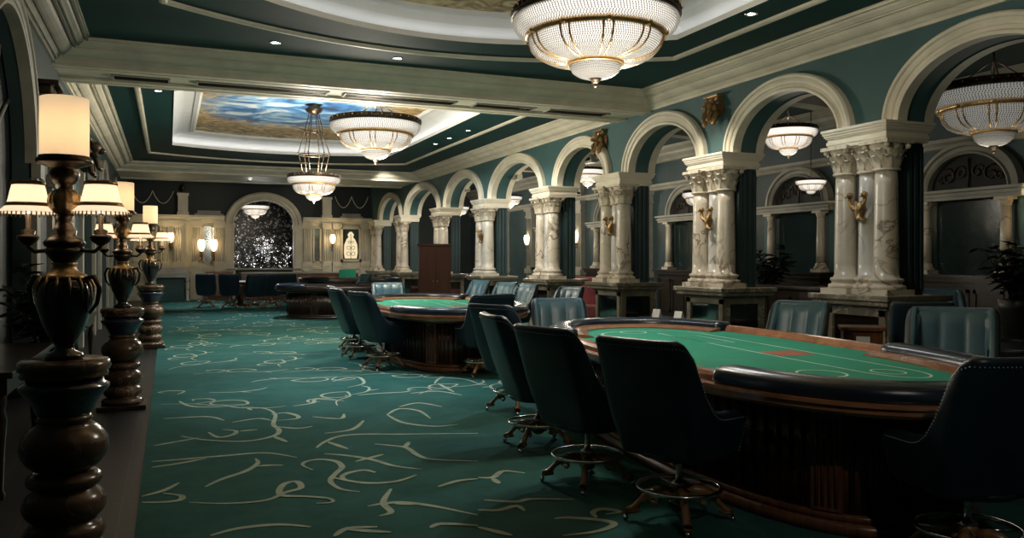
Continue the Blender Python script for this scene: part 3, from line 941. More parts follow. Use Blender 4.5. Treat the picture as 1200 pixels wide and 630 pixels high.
# crouching bronze figures used as corbels high on the walls
def make_gargoyle(label, loc, rz, scale=1.0):
    t = thing('mounted_bronze_figure', label, 'bronze figure', loc, rz, 'bronze corbel figures on the walls', scale)
    mb = MB()   # local -x outward
    mb.box(-0.10, 0.0, -0.15, 0.15, 0.17, 0.24); mb.box(-0.16, 0.0, -0.19, 0.19, 0.24, 0.28)
    mb.build('bracket', 'gold', t, bevel=0.008)
    mb = MB()
    mb.ball((-0.10, 0, -0.02), (0.10, 0.12, 0.19), 14, 10)
    mb.ball((-0.19, 0, 0.09), (0.085, 0.08, 0.085), 12, 8)
    mb.ball((-0.27, 0, 0.05), (0.055, 0.045, 0.04), 10, 7)
    for s in (-1, 1):
        mb.tube([(-0.16, s * 0.05, 0.14), (-0.15, s * 0.08, 0.20), (-0.12, s * 0.09, 0.24)], [0.03, 0.02, 0.006], 6)
        mb.tube([(-0.06, s * 0.10, -0.02), (-0.16, s * 0.13, -0.10), (-0.17, s * 0.12, -0.21), (-0.21, s * 0.12, -0.24)], [0.06, 0.05, 0.035, 0.03], 7)
        mb.tube([(-0.16, s * 0.07, 0.0), (-0.23, s * 0.08, -0.07), (-0.24, s * 0.07, -0.15), (-0.28, s * 0.07, -0.17)], [0.045, 0.035, 0.025, 0.022], 7)
    mb.build('body', 'gold', t)
    for s in (-1, 1):
        mb = MB()
        rows = []
        for i in range(7):
            u = i / 6
            rows.append([(-0.03 - 0.02 * w, s * (0.07 + 0.14 * u), 0.16 - 0.05 * u * u - w * (0.28 - 0.10 * u) + (0.02 if (i % 2 and w > 0.9) else 0)) for w in (0, 0.33, 0.66, 1.0)])
        mb.grid(lambda i, j: rows[i][j], 7, 4)
        mb.grid(lambda i, j: (rows[i][j][0] + 0.02, rows[i][j][1], rows[i][j][2]), 7, 4)
        mb.build('wing', 'gold', t)
    return t
g0 = make_gargoyle('crouching bronze figure on the teal wall between the second and third arches', (XR - 0.0, 11.09, 4.02), 0, 0.95)
dup(g0, (XR, 14.9, 4.02), 0, 'crouching bronze figure under the corner of the cross beam')
dup(g0, (XL + 0.01, 11.85, 3.42), pi, 'dark bronze figure on the left wall right above the nearest lamp', 1.5)
dup(g0, (XL + 0.01, 16.2, 3.45), pi, 'dark bronze figure further down the left wall', 1.5)

for o in [o for o in bpy.data.objects if o.get('category') == 'bronze figure' and o.location.x < 0]:
    for k in kids(o):
        k.material_slots[0].link = 'OBJECT'; k.material_slots[0].material = M['bronze']

# ------------------------------------------------------------------ chandeliers
def beads(mb, prof, n, rows, s):
    """strings of small octahedral beads on a surface of revolution"""
    # arc-length sampling
    L_ = [0.0]
    for i in range(1, len(prof)):
        L_.append(L_[-1] + sqrt((prof[i][0] - prof[i - 1][0]) ** 2 + (prof[i][1] - prof[i - 1][1]) ** 2))
    def at(t):
        d = t * L_[-1]
        for i in range(1, len(prof)):
            if d <= L_[i] + 1e-9:
                u = (d - L_[i - 1]) / max(1e-9, L_[i] - L_[i - 1])
                return (prof[i - 1][0] + u * (prof[i][0] - prof[i - 1][0]), prof[i - 1][1] + u * (prof[i][1] - prof[i - 1][1]))
        return prof[-1]
    for j in range(rows):
        r, z = at((j + 0.5) / rows)
        m = max(10, int(n * (0.35 + 0.65 * r / prof[0][0]))) if prof[0][0] > 0 else n
        for i in range(m):
            a = 2 * pi * (i + 0.5 * (j % 2)) / m
            c = (r * cos(a), r * sin(a), z)
            vs = [(c[0] + s, c[1], c[2]), (c[0] - s, c[1], c[2]), (c[0], c[1] + s, c[2]), (c[0], c[1] - s, c[2]), (c[0], c[1], c[2] + s * 1.25), (c[0], c[1], c[2] - s * 1.25)]
            mb.add(vs, [(0, 2, 4), (2, 1, 4), (1, 3, 4), (3, 0, 4), (2, 0, 5), (1, 2, 5), (3, 1, 5), (0, 3, 5)])

T1 = [(0.985, -0.02), (1.0, -0.07), (0.99, -0.13), (0.96, -0.19), (0.91, -0.235), (0.86, -0.255), (0.82, -0.26)]
T2 = [(0.80, -0.29), (0.80, -0.36), (0.77, -0.46), (0.70, -0.55), (0.60, -0.61), (0.48, -0.645), (0.36, -0.655)]
T3 = [(0.31, -0.64), (0.31, -0.72), (0.28, -0.79), (0.21, -0.85), (0.12, -0.885), (0.05, -0.89)]
def make_chandelier(label, loc, R, chain, dense=1.0, spread=False, flat=1.0, liner='liner'):
    """R radius; the local origin is at the rim; chain = height of the ceiling hook above the rim"""
    t = thing('chandelier', label, 'chandelier', loc, 0.0, None)
    S = lambda pr, k=1.0: [(r * R * k, z * R * flat) for r, z in pr]
    n1 = int(170 * dense)
    # rim: pierced bronze crown band
    mb = MB()
    rb = 0.105
    mb.lathe(S([(0.94, rb), (1.0, rb + 0.005), (1.02, rb - 0.01), (1.0, rb - 0.03), (1.0, 0.03), (1.025, 0.02), (1.03, 0.0), (1.0, -0.03), (0.95, -0.03), (0.94, rb)]), 64, caps=False)
    for i in range(60):
        a = 2 * pi * i / 60
        mb.cbox((R * 1.005 * cos(a), R * 1.005 * sin(a), R * 0.062 * flat), (R * 0.03, R * 0.03, R * 0.045))
    for i in range(8):
        a = 2 * pi * i / 8 + 0.2
        mb.tube([(R * 0.97 * cos(a), R * 0.97 * sin(a), R * 0.06), (R * 0.12 * cos(a), R * 0.12 * sin(a), R * 0.16)], R * 0.014, 5)
    mb.build('rim', 'bronze', t)
    mb = MB()
    for i in range(30):
        a = 2 * pi * i / 30
        mb.ball((R * 1.03 * cos(a), R * 1.03 * sin(a), R * 0.06 * flat), R * 0.017, 6, 4)
    mb.build('rim_bead', 'crystal', t)
    # glowing baskets with bead strings over them
    for nm, T, k, rows, nn in (('upper_skirt', T1, 1.0, int(13 * dense), n1), ('bowl', T2, 1.0, int(24 * dense), n1), ('lower_bowl', T3, 1.0, int(16 * dense), int(n1 * 0.6))):
        mb = MB(); mb.lathe(S(T, 0.965), 48, caps=False)
        b = mb.build(nm, liner, t)
        mb = MB(); beads(mb, S(T), nn, rows, R * 0.0125 / dense)
        mb.build('bead_strings', 'crystal', b)
    mb = MB(); mb.lathe(S([(0.80, -0.235), (0.85, -0.245), (0.855, -0.31), (0.80, -0.325)]), 48, caps=False)
    for i in range(10):
        a = 2 * pi * i / 10
        mb.ball((R * 0.84 * cos(a), R * 0.84 * sin(a), -R * 0.28 * flat), R * 0.04, 7, 5)
    mb.build('band', 'gold_b', t)
    mb = MB(); mb.lathe(S([(0.31, -0.645), (0.35, -0.65), (0.35, -0.70), (0.31, -0.71)]), 32, caps=False)
    mb.build('band', 'gold_b', t)
    mb = MB()
    for i in range(10):
        for d in (-0.07, 0.07):
            a = 2 * pi * i / 10 + d
            mb.tube([(r * R * 1.012 * cos(a), r * R * 1.012 * sin(a), z * R * flat) for r, z in T2], R * 0.013, 5)
    mb.build('ribs', 'gold_b', t)
    mb = MB(); mb.lathe(S([(0.02, -0.86), (0.07, -0.88), (0.075, -0.91), (0.05, -0.93), (0.045, -0.96), (0.015, -0.985)]), 12)
    mb.ball((0, 0, -1.0 * R * flat), R * 0.028)
    mb.build('finial', 'bronze', t)
    # suspension
    crad = lambda u: R * (0.42 + 0.6 * u if u < 0.3 else 0.60 * (1 - (u - 0.3) / 0.7) ** 1.15 + 0.13 * (u - 0.3) / 0.7)
    if spread:
        for i in range(6):
            a = 2 * pi * i / 6
            mb = MB()
            mb.tube([(crad(u) * cos(a), crad(u) * sin(a), 0.1 * R + (chain - 0.1 * R) * u) for u in [k / 10 for k in range(11)]], 0.011, 5)
            for u in (0.15, 0.3, 0.45, 0.6, 0.75):
                rr = crad(u)
                mb.ball((rr * cos(a), rr * sin(a), 0.1 * R + (chain - 0.1 * R) * u), 0.02, 6, 4)
            mb.build('chain', 'bronze', t)
        mb = MB()
        for u in (0.28, 0.62):
            rr = crad(u); z = 0.1 * R + (chain - 0.1 * R) * u
            mb.tube([(rr * cos(2 * pi * i / 24), rr * sin(2 * pi * i / 24), z) for i in range(24)], 0.01, 5, closed=True)
        mb.build('hoop', 'bronze', t)
        mb = MB(); mb.lathe([(0.06, chain - 0.22), (0.16, chain - 0.16), (0.2, chain - 0.1), (0.12, chain - 0.05), (0.18, chain)], 16)
        mb.build('ceiling_rose', 'bronze', t)
    else:
        mb = MB(); mb.tube([(0, 0, R * 0.12), (0, 0, chain)], 0.016, 6)
        for i in range(4):
            a = pi / 4 + i * pi / 2
            mb.tube([(R * 0.6 * cos(a), R * 0.6 * sin(a), R * 0.1), (0, 0, min(chain, R * 0.55))], 0.009, 5)
        mb.build('chain', 'bronze', t)
        mb = MB(); mb.lathe([(R * 0.05, chain - R * 0.16), (R * 0.16, chain - R * 0.12), (R * 0.2, chain - R * 0.04), (R * 0.3, chain)], 20)
        mb.build('ceiling_rose', 'bronze', t)
    return t
ZT = ZC + 0.36
c1 = make_chandelier('largest crystal chandelier with a bronze rim, hanging in the near hall', (3.4, 6.26, 3.69), 0.71, ZT - 3.69, flat=0.82)
c2 = make_chandelier('broad crystal chandelier hanging under the far ceiling painting', (3.72, 15.75, 4.26), 0.86, ZT - 4.26, 0.8, flat=0.9)
c3 = make_chandelier('small crystal chandelier hung on long spreading chains', (2.95, 18.3, 3.42), 0.56, ZT - 3.42, 0.55, spread=True)
c4 = make_chandelier('dim large crystal chandelier seen through the nearest arch', (10.25, 7.7, 3.86), 0.80, 4.75 - 3.86, 0.8, liner='liner_dim')
c5 = make_chandelier('small crystal chandelier seen through the second arch', (10.1, 11.5, 3.90), 0.49, 4.75 - 3.90, 0.6)
c6 = dup(c5, (10.3, 19.4, 4.0), 0, 'small crystal chandelier seen through the arch beyond the cross beam', 0.95)
c7 = dup(c5, (11.9, 12.9, 3.2), 0, 'little crystal chandelier low beside the nearest full pillar', 0.6)
c8 = dup(c5, (10.2, 14.2, 3.0), 0, 'little crystal chandelier low behind the third pillar', 0.8)
c9 = dup(c5, (10.4, 25.0, 3.7), 0, 'small hanging crystal light deep in the side aisle', 0.8)
c11 = dup(c5, (10.5, 30.6, 3.7), 0, 'crystal chandelier added to light the far end of the side aisle', 0.9)  # extra chandelier, put in to brighten the dark aisle end
c10 = dup(c5, (3.6, 38.4, 4.05), 0, 'crystal chandelier in the room behind the big back arch', 1.25)
for c, zt in ((c7, 4.75), (c8, 4.75), (c9, 4.75), (c6, 4.75), (c11, 4.75), (c10, 4.86)):
    # own suspension of the right length
    for ch in kids(c):
        if ch.name.startswith(('chain', 'ceiling_rose')):
            bpy.data.objects.remove(ch)
    h = (zt - c.location.z) / c.scale[0]; R = 0.49
    mb = MB(); mb.tube([(0, 0, R * 0.12), (0, 0, h)], 0.016, 6); mb.build('chain', 'bronze', c)
    mb = MB(); mb.lathe([(0.03, h - 0.08), (0.1, h - 0.05), (0.15, h)], 16); mb.build('ceiling_rose', 'bronze', c)

# ------------------------------------------------------------------ chairs
def make_chair(label, loc, rz):
    t = thing('casino_chair', label, 'chair', loc, rz, 'navy swivel chairs round the tables')
    # plan curve of the shell: right arm tip -> back -> left arm tip; local +x is the front
    NP = 41
    plan = []
    hw, xb, xf = 0.33, -0.27, 0.25
    for i in range(NP):
        s = -1 + 2 * i / (NP - 1)
        # s in [-1,1]: arms for |s|>0.48, rounded corner, flat back
        a = abs(s); sg = 1 if s > 0 else -1
        if a > 0.5:
            u = (a - 0.5) / 0.5
            p = (xb + 0.085 + (xf - xb - 0.085) * u, sg * (hw - 0.015 * u * u))
        elif a > 0.30:
            u = (a - 0.30) / 0.20; an = u * pi / 2
            p = (xb + 0.085 * (1 - cos(an)), sg * (hw - 0.085 + 0.085 * sin(an)))
        else:
            u = a / 0.30
            p = (xb - 0.012 * (1 - u * u), sg * (hw - 0.085) * u)
        plan.append((p[0], p[1], s))
    def top(i):
        x = plan[i][0]
        u = max(0.0, min(1.0, (x - (xb + 0.075)) / (xf - xb - 0.075)))
        z = 0.705 + 0.435 * (1 - u) ** 7.5 - (0.02 if x > xb + 0.03 else 0.0) + (0.012 * sin(u * pi * 0.9))
        return z
    def rake(i, z):
        x = plan[i][0]; w = max(0.0, 1 - (x - xb) / 0.34)
        return -0.20 * w * max(0, z - 0.5) / 0.64
    def nrm(i):
        a = plan[max(0, i - 1)]; b = plan[min(NP - 1, i + 1)]
        d = Vector((b[0] - a[0], b[1] - a[1])).normalized()
        return Vector((d.y, -d.x))    # outward
    nsign = 1
    n0 = nrm(NP // 2)
    if n0.x > 0: nsign = -1
    TH = 0.075
    def pt(i, off, z):
        n = nrm(i) * nsign
        ins = 0.0
        f = min(1.0, max(0.0, (z - 0.42) / 0.25)); k = 0.86 + 0.14 * f ** 0.7      # tuck in at the bottom
        return ((plan[i][0] + n.x * off) * k + rake(i, z), (plan[i][1] + n.y * off) * k, z)
    # outer shell incl. rolled top, closed section
    def sec(i):
        tz = top(i)
        out = []
        for z in (0.42, 0.45, 0.52, 0.62): out.append(pt(i, 0.0, z))
        for u in (0.25, 0.5, 0.75): out.append(pt(i, 0.0, 0.62 + (tz - 0.035 - 0.62) * u))
        for k in range(7):
            an = pi * k / 6
            out.append(pt(i, -TH / 2 + TH / 2 * cos(an), tz - 0.032 + 0.032 * sin(an)))
        for u in (0.75, 0.4, 0.0): out.append(pt(i, -TH, 0.56 + (tz - 0.04 - 0.56) * u))
        out.append(pt(i, -TH, 0.46)); out.append(pt(i, -TH, 0.42))
        return out
    secs = [sec(i) for i in range(NP)]
    mb = MB()
    mb.grid(lambda i, j: secs[i][j], NP, len(secs[0]), cv=True)
    m = len(secs[0])
    mb.add(secs[0], [tuple(range(m))]); mb.add(secs[-1], [tuple(range(m))])
    # seat pan under the shell
    mb.lathe([(0.16, 0.395), (0.24, 0.40), (0.27, 0.425), (0.27, 0.44)], 24, (0.0, 0, 0), 0.95, 1.0)
    for q, f in enumerate(mb.f):      # the inside of the shell is upholstered in the lining leather
        if len(f) == 4 and max(f) < NP * m and min(k % m for k in f) >= 10 and min(f) // m >= 4 and max(f) // m <= NP - 5: mb.mi[q] = 1
    mb.build('shell', ['navy_leather', 'teal_leather'], t)
    # channelled lining of the back
    ia, ib = 9, NP - 10
    CH = 5
    def lin(i, j, nu=57, nv=9):
        u = ia + (ib - ia) * i / (nu - 1); k = int(min(NP - 2, u)); fr = u - k
        v = j / (nv - 1)
        def q(kk, off):
            tz = top(kk); z = 0.58 + (tz - 0.015 - 0.58) * v
            return Vector(pt(kk, off, z))
        ph = abs(sin(pi * CH * i / (nu - 1)))
        edge = min(1.0, 8 * min(i, nu - 1 - i) / (nu - 1))
        off = -TH - 0.004 - (0.027 * ph ** 0.36 * edge + 0.006) * (1 if v < 0.93 else 0.25)
        if v > 0.98: off = -TH * 0.55
        return tuple(q(k, off).lerp(q(k + 1, off), fr) + (Vector((0, 0, 0.008)) if v > 0.98 else Vector((0, 0, 0))))
    mb = MB(); mb.grid(lin, 57, 9)
    mb.build('back_lining', 'teal_leather', t)
    # seat cushion
    mb = MB()
    def cush(i, j):
        a = 2 * pi * i / 36; rr = [0.0, 0.6, 0.9, 0.985, 1.0, 0.985, 0.93, 0.5, 0.0][j]; z = [0.66, 0.655, 0.64, 0.61, 0.56, 0.48, 0.45, 0.445, 0.445][j]
        e = 0.55
        cx = abs(cos(a)) ** e * (1 if cos(a) > 0 else -1); sy = abs(sin(a)) ** e * (1 if sin(a) > 0 else -1)
        return (0.055 + 0.255 * rr * cx, 0.232 * rr * sy, z)
    mb.grid(cush, 36, 9, cu=True)
    mb.build('seat_cushion', 'teal_leather', t)
    # nailhead trim: a bead line that follows the edge of the shell
    mb = MB()
    line = [Vector(pt(i, 0.003, top(i) - 0.045)) for i in range(NP)]
    tip0 = [Vector(pt(0, 0.003, z)) for z in (0.44, 0.52, 0.60)]; tip1 = [Vector(pt(NP - 1, 0.003, z)) for z in (0.60, 0.52, 0.44)]
    line = tip0 + line + tip1
    acc = 0.0; step = 0.021
    for i in range(1, len(line)):
        d = (line[i] - line[i - 1]); l = d.length; s = acc
        while s < l:
            p = line[i - 1] + d * (s / l)
            mb.ball(p, 0.0038, 5, 3); s += step
        acc = s - l
    mb.build('nailhead_trim', 'piping', t)
    # pole, hub, ring
    mb = MB(); mb.lathe([(0.05, 0.21), (0.05, 0.235), (0.02, 0.25), (0.02, 0.36), (0.03, 0.365), (0.03, 0.40)], 14)
    mb.build('pole', 'chrome', t)
    mb = MB(); mb.lathe([(0.03, 0.10), (0.055, 0.115), (0.06, 0.15), (0.045, 0.185), (0.055, 0.20), (0.05, 0.225), (0.03, 0.23)], 14)
    mb.build('hub', 'oak', t)
    mb = MB()
    mb.tube([(0.25 * cos(2 * pi * i / 40), 0.25 * sin(2 * pi * i / 40), 0.205) for i in range(40)], 0.013, 8, closed=True)
    for i in range(4):
        a = pi / 4 + i * pi / 2 + 0.4
        mb.tube([(0.05 * cos(a), 0.05 * sin(a), 0.20), (0.25 * cos(a), 0.25 * sin(a), 0.205)], 0.007, 6)
    mb.build('foot_ring', 'chrome', t)
    # four scrolled wooden legs on castors
    for i in range(4):
        a = pi / 4 + i * pi / 2
        mb = MB()
        path = [(0.04, 0.165, 0.030, 0.040), (0.10, 0.185, 0.028, 0.034), (0.16, 0.175, 0.025, 0.030), (0.22, 0.135, 0.024, 0.028), (0.26, 0.09, 0.023, 0.026), (0.29, 0.062, 0.026, 0.024), (0.325, 0.052, 0.03, 0.022), (0.245, 0.06, 0.024, 0.016)]
        vs = []; fs = []
        for (r, z, w, h) in path:
            for k in range(8):
                an = 2 * pi * k / 8
                vs.append((r * cos(a) - w * cos(an) * sin(a), r * sin(a) + w * cos(an) * cos(a), z + h * sin(an)))
        for j in range(len(path) - 1):
            for k in range(8):
                fs.append((j * 8 + k, j * 8 + (k + 1) % 8, (j + 1) * 8 + (k + 1) % 8, (j + 1) * 8 + k))
        fs.append(tuple(range(8))); fs.append(tuple((len(path) - 1) * 8 + k for k in range(8)))
        mb.add(vs, fs, True)
        # scroll under the knee
        sp = [((0.155 + 0.032 * (1 - q / 14) * cos(q * 0.55)) , 0.115 + 0.032 * (1 - q / 14) * sin(q * 0.55)) for q in range(12)]
        mb.tube([(r * cos(a), r * sin(a), z) for r, z in sp], 0.010, 6)
        lg = mb.build('leg', 'oak', t)
        mb = MB()
        c = Vector((0.325 * cos(a), 0.325 * sin(a), 0.016))
        tan = Vector((-sin(a), cos(a), 0))
        mb.tube([c - tan * 0.014, c + tan * 0.014], 0.016, 10)
        mb.build('castor', 'chrome', lg)
    return t

CH = [  # label, x, y, facing angle (degrees, 0 = +x)
 ('navy swivel chair with its back to us, nearest at the left of the large table', 2.88, 4.24, 20),
 ('navy swivel chair second along the left side of the large green table', 2.76, 5.20, 12),
 ('navy swivel chair seen side on, third along the left side of the large green table', 2.93, 6.42, -6),
 ('dark navy chair at the far left corner of the large green table', 3.42, 8.02, 22),
 ('teal channel backed chair at the far end of the large green table', 4.18, 8.42, -104),
 ('teal channel backed chair behind the wooden rail in front of the pedestal', 6.08, 6.95, 205),
 ('wide teal channel backed chair behind the right rounded end of the large green table', 6.02, 4.92, 216),
 ('black looking chair cut by the right picture edge at the near end of the table', 3.81, 3.01, 76),
 ('navy chair nearest on the left of the second green table', 2.92, 11.85, 14),
 ('navy chair second along the left of the second green table', 2.88, 13.3, 4),
 ('navy chair third along the left of the second green table', 3.05, 14.55, -4),
 ('pale blue channel backed chair at the far end of the second green table', 4.05, 15.95, -98),
 ('dark chair at the near end of the second green table, arm towards us', 4.0, 10.62, 92),
 ('teal chair on the right of the second green table, nearest the pillar pedestal', 6.05, 12.6, 196),
 ('larger looking teal chair on the right of the second green table', 6.0, 14.35, 196),
 ('small looking teal chair second from the brown cabinet', 6.15, 15.7, 200),
 ('small looking teal chair closest to the brown cabinet', 6.2, 17.4, 200),
 ('dark navy chair beside the pedestal of the nearest pillar, its back to us', 7.90, 6.80, 40),
 ('blue teal chair in the side aisle, facing us across a table', 11.0, 9.0, 238),
 ('navy chair standing leftmost before the back wall', 1.20, 29.8, 84),
 ('navy chair second from the left before the back wall', 1.92, 29.2, 80),
 ('leftmost of three navy chairs side by side before the back wall', 2.60, 28.2, 100),
 ('middle of three navy chairs side by side before the back wall', 3.22, 28.75, 92),
 ('rightmost of three navy chairs side by side before the back wall', 3.80, 29.4, 84),
 ('dark blue chair beside the dark oval table', 5.7, 26.9, 200),
]
ch0 = None
for (lb, x, y, a) in CH:
    if ch0 is None: ch0 = make_chair(lb, (x, y, ZF + 0.003), radians(a))
    else: dup(ch0, (x, y, ZF + 0.003), radians(a), lb)

for o in bpy.data.objects:
    if str(o.get('label', '')).startswith('wide teal channel'): o.scale = (1.07, 1.1, 1.03)

# ------------------------------------------------------------------ card tables
def table_outline(hl, hw, n=120, e=2.7, grow=0.0):
    pts = []
    for i in range(n):
        a = 2 * pi * i / n
        c, s = cos(a), sin(a)
        x = (hw + grow) * abs(c) ** (2 / e) * (1 if c > 0 else -1)
        y = (hl + grow) * abs(s) ** (2 / e) * (1 if s > 0 else -1)
        pts.append((x, y))
    return pts    # counter-clockwise
ZTB = 0.845
def path_sub(pts, keep):
    """longest cyclic run of points for which keep() holds"""
    n = len(pts); st = next(i for i in range(n) if not keep(pts[i]) and keep(pts[(i + 1) % n]))
    runs = []; cur = []
    for k in range(1, n + 1):
        p = pts[(st + k) % n]
        if keep(p): cur.append(p)
        elif cur: runs.append(cur); cur = []
    if cur: runs.append(cur)
    return runs
def resample(pts, step=0.05):
    n = len(pts); out = []
    for i in range(n):
        a = Vector(pts[i]); b = Vector(pts[(i + 1) % n]); d = (b - a).length
        k = max(1, int(d / step))
        for j in range(k): out.append(tuple(a + (b - a) * j / k))
    return out
def capped_bar(mb, path, hw, zc, hh, shape=12, power=1.0):
    """padded bar of rounded section along a horizontal path, ends rounded off"""
    k = len(path); secs = []
    for i in range(k):
        p = Vector(path[i]); a = Vector(path[max(0, i - 1)]); b = Vector(path[min(k - 1, i + 1)])
        d = (b - a).normalized(); nn = Vector((-d.y, d.x))
        secs.append((p, nn, d, 1.0))
    # end roundings
    def ext(p, nn, d, sgn):
        r = []
        for s in (0.35, 0.7, 0.92, 1.0):
            r.append((p + d * sgn * hw * 0.55 * s, nn, d, sqrt(max(0.0, 1 - s * s)) if s < 1 else 0.02))
        return r
    p, nn, d, _ = secs[0]; head = list(reversed(ext(p, nn, d, -1)))
    p, nn, d, _ = secs[-1]; tail = ext(p, nn, d, 1)
    secs = head + secs + tail
    vs = []; n = shape
    for (p, nn, d, s) in secs:
        for j in range(n):
            an = 2 * pi * j / n
            ca, sa = cos(an), sin(an)
            e = 0.75
            u = hw * abs(ca) ** e * (1 if ca > 0 else -1); z = hh * abs(sa) ** e * (1 if sa > 0 else -1)
            vs.append((p.x + nn.x * u * max(s, 0.05), p.y + nn.y * u * max(s, 0.05), zc + z * max(s, 0.05)))
    fs = []
    K = len(secs)
    for i in range(K - 1):
        for j in range(n):
            fs.append((i * n + j, i * n + (j + 1) % n, (i + 1) * n + (j + 1) % n, (i + 1) * n + j))
    fs.append(tuple(range(n))); fs.append(tuple((K - 1) * n + j for j in reversed(range(n))))
    mb.add(vs, fs, True)

def make_table(label, loc, rz, hl=2.62, hw=1.15, felt=True, wd='mahog', wl='mahog_l'):
    t = thing('card_table', label, 'card table', loc, rz, 'oval card tables')
    # base: oval drum with flutes and pilasters
    ob = table_outline(hl * 0.82, hw * 0.74, 96, 2.6)
    mb = MB()
    mb.prism(table_outline(hl * 0.85, hw * 0.79, 96, 2.6), 0.0, 0.07, True)
    mb.prism(table_outline(hl * 0.835, hw * 0.76, 96, 2.6), 0.07, 0.11, True)
    mb.prism(ob, 0.11, 0.74, True)
    mb.prism(table_outline(hl * 0.85, hw * 0.79, 96, 2.6), 0.70, 0.755, True)
    mb.cur = 1
    P = resample(ob, 0.065)
    n = len(P); pils = []
    for i in range(n):
        a = Vector(P[i - 1]); b = Vector(P[(i + 1) % n]); d = (b - a).normalized(); nn = Vector((d.y, -d.x)); p = Vector(P[i])
        q = p + nn * 0.012
        if (i % 14) == 1:
            pil = MB(); vs = []
            for z in (0.12, 0.70):
                for (o, w) in ((0.0, -0.09), (0.035, -0.09), (0.035, 0.09), (0.0, 0.09)):
                    r = p + nn * o + d * w; vs.append((r.x, r.y, z))
            pil.add(vs, [(0, 1, 5, 4), (1, 2, 6, 5), (2, 3, 7, 6), (4, 5, 6, 7), (0, 3, 2, 1)])
            for w in (-0.055, -0.02, 0.02, 0.055):
                r = p + nn * 0.037 + d * w
                pil.tube([(r.x, r.y, 0.15), (r.x, r.y, 0.66)], 0.010, 6)
            r = p + nn * 0.045
            pil.ball((r.x, r.y, 0.56), (0.022, 0.022, 0.022), 8, 6)
            pils.append(pil)
        elif (i % 14) not in (0, 2):
            mb.tube([(q.x, q.y, 0.13), (q.x, q.y, 0.69)], 0.016, 6)
    bs = mb.build('base', [wd, 'dark_wood'], t)
    for pil in pils: pil.build('pilaster', wd, bs)
    # top board with wood edge
    o1 = table_outline(hl, hw, 120)
    mb = MB()
    mb.sweep([(-0.0, 0.0), (0.02, 0.02), (0.02, 0.05), (0.04, 0.055), (0.04, 0.075), (-0.03, 0.085)], [(p[0], p[1], ZTB - 0.085) for p in reversed(o1)], closed=True)
    mb.prism(table_outline(hl, hw, 120, grow=-0.002), ZTB - 0.085, ZTB - 0.02, True)
    mb.build('table_edge', wl, t)
    # playing surface
    oi = table_outline(hl, hw, 120, grow=-0.16)
    mb = MB()
    mb.prism(oi, ZTB - 0.02, ZTB, False)
    mb.cur = 1
    z = ZTB + 0.0012
    def stripe(pts, w, closed=False):
        k = len(pts); vs = []
        for i in range(k):
            a = Vector(pts[i - 1] if (i > 0 or closed) else pts[i]); b = Vector(pts[(i + 1) % k] if (i < k - 1 or closed) else pts[i])
            d = (b - a).normalized(); nn = Vector((-d.y, d.x)) * w / 2; p = Vector(pts[i])
            vs += [(p.x + nn.x, p.y + nn.y, z), (p.x - nn.x, p.y - nn.y, z)]
        m = k if closed else k - 1
        mb.add(vs, [(2 * i, 2 * i + 1, (2 * i + 3) % (2 * k), (2 * i + 2) % (2 * k)) for i in range(m)])
    if felt:
        circ = lambda cx, cy, rx, ry=None: [(cx + rx * cos(2 * pi * i / 40), cy + (ry or rx) * sin(2 * pi * i / 40)) for i in range(40)]
        stripe(circ(-0.18, -1.43, 0.15, 0.17), 0.016, True)
        stripe(circ(0.30, -1.48, 0.10, 0.12), 0.014, True)
        # betting line: a long U round the near end
        U = [(0.10, 1.6), (0.10, 0.6), (0.10, -0.6), (0.12, -1.35)]
        arc = [(0.32 + 0.20 * cos(pi + pi * i / 14), -1.42 + 0.36 * sin(pi + pi * i / 14)) for i in range(15)]
        stripe(U + arc + [(0.52, -1.1), (0.52, 0.2), (0.52, 1.5)], 0.016)
        stripe([(0.52, 1.5)] + [(0.0 + 0.52 * cos(pi * i / 16), 1.5 + 0.42 * sin(pi * i / 16)) for i in range(17)] + [(-0.52, 1.5), (-0.52, 0.75), (-0.2, 0.55)], 0.016)
        stripe([(0.10, 0.55), (0.36, 0.55), (0.36, 1.25), (0.10, 1.25)], 0.014, True)
        stripe(circ(-0.1, 1.75, 0.13), 0.014, True)
        mb.cur = 2
        z = ZTB + 0.0020
        mb.add([(0.14, -0.50, z), (0.46, -0.50, z), (0.46, -0.18, z), (0.14, -0.18, z)], [(0, 1, 2, 3)])
    mb.build('playing_surface', ['felt' if felt else 'navy_leather', 'felt_line', 'felt_red'], t)
    # wooden race track inside the padded ends
    orr = resample(table_outline(hl, hw, 160, grow=-0.10), 0.04)
    yl_near, yl_far = -hl * 0.30, hl * 0.40
    cut = lambda p: p[1] < (-0.245 if p[0] > 0 else -0.575) * hl
    far = lambda p: p[1] > (0.645 if p[0] > 0 else 0.525) * hl
    for keep in (cut, far):
        run = max(path_sub(orr, keep), key=len)
        mb = MB(); capped_bar(mb, run, 0.128, ZTB + 0.030, 0.070, 14)
        mb.build('padded_rail', 'rail_leather', t)
        r2 = []
        for q in run: r2.append((q[0] * (1 - 0.20 / hw), q[1] * (1 - 0.20 / hl)))
        mb = MB(); mb.sweep([(-0.075, 0.0), (-0.075, 0.04), (0.0, 0.03), (0.08, 0.012), (0.08, 0.0)], [(q[0], q[1], ZTB) for q in r2])
        mb.build('race_track', wl, t)
    for s in (-1, 1):
        run = max(path_sub(orr, lambda p: p[0] * s > 0 and (-0.265 if s > 0 else -0.595) * hl < p[1] < (0.665 if s > 0 else 0.545) * hl), key=len)
        mb = MB()
        mb.sweep([(-0.07, -0.02), (-0.085, 0.0), (-0.08, 0.03), (-0.06, 0.052), (-0.03, 0.062), (0.0, 0.055), (0.02, 0.03), (0.03, 0.01), (0.06, 0.004), (0.06, -0.02)], [(q[0], q[1], ZTB) for q in run])
        mb.build('wooden_rail', wl, t)
    return t
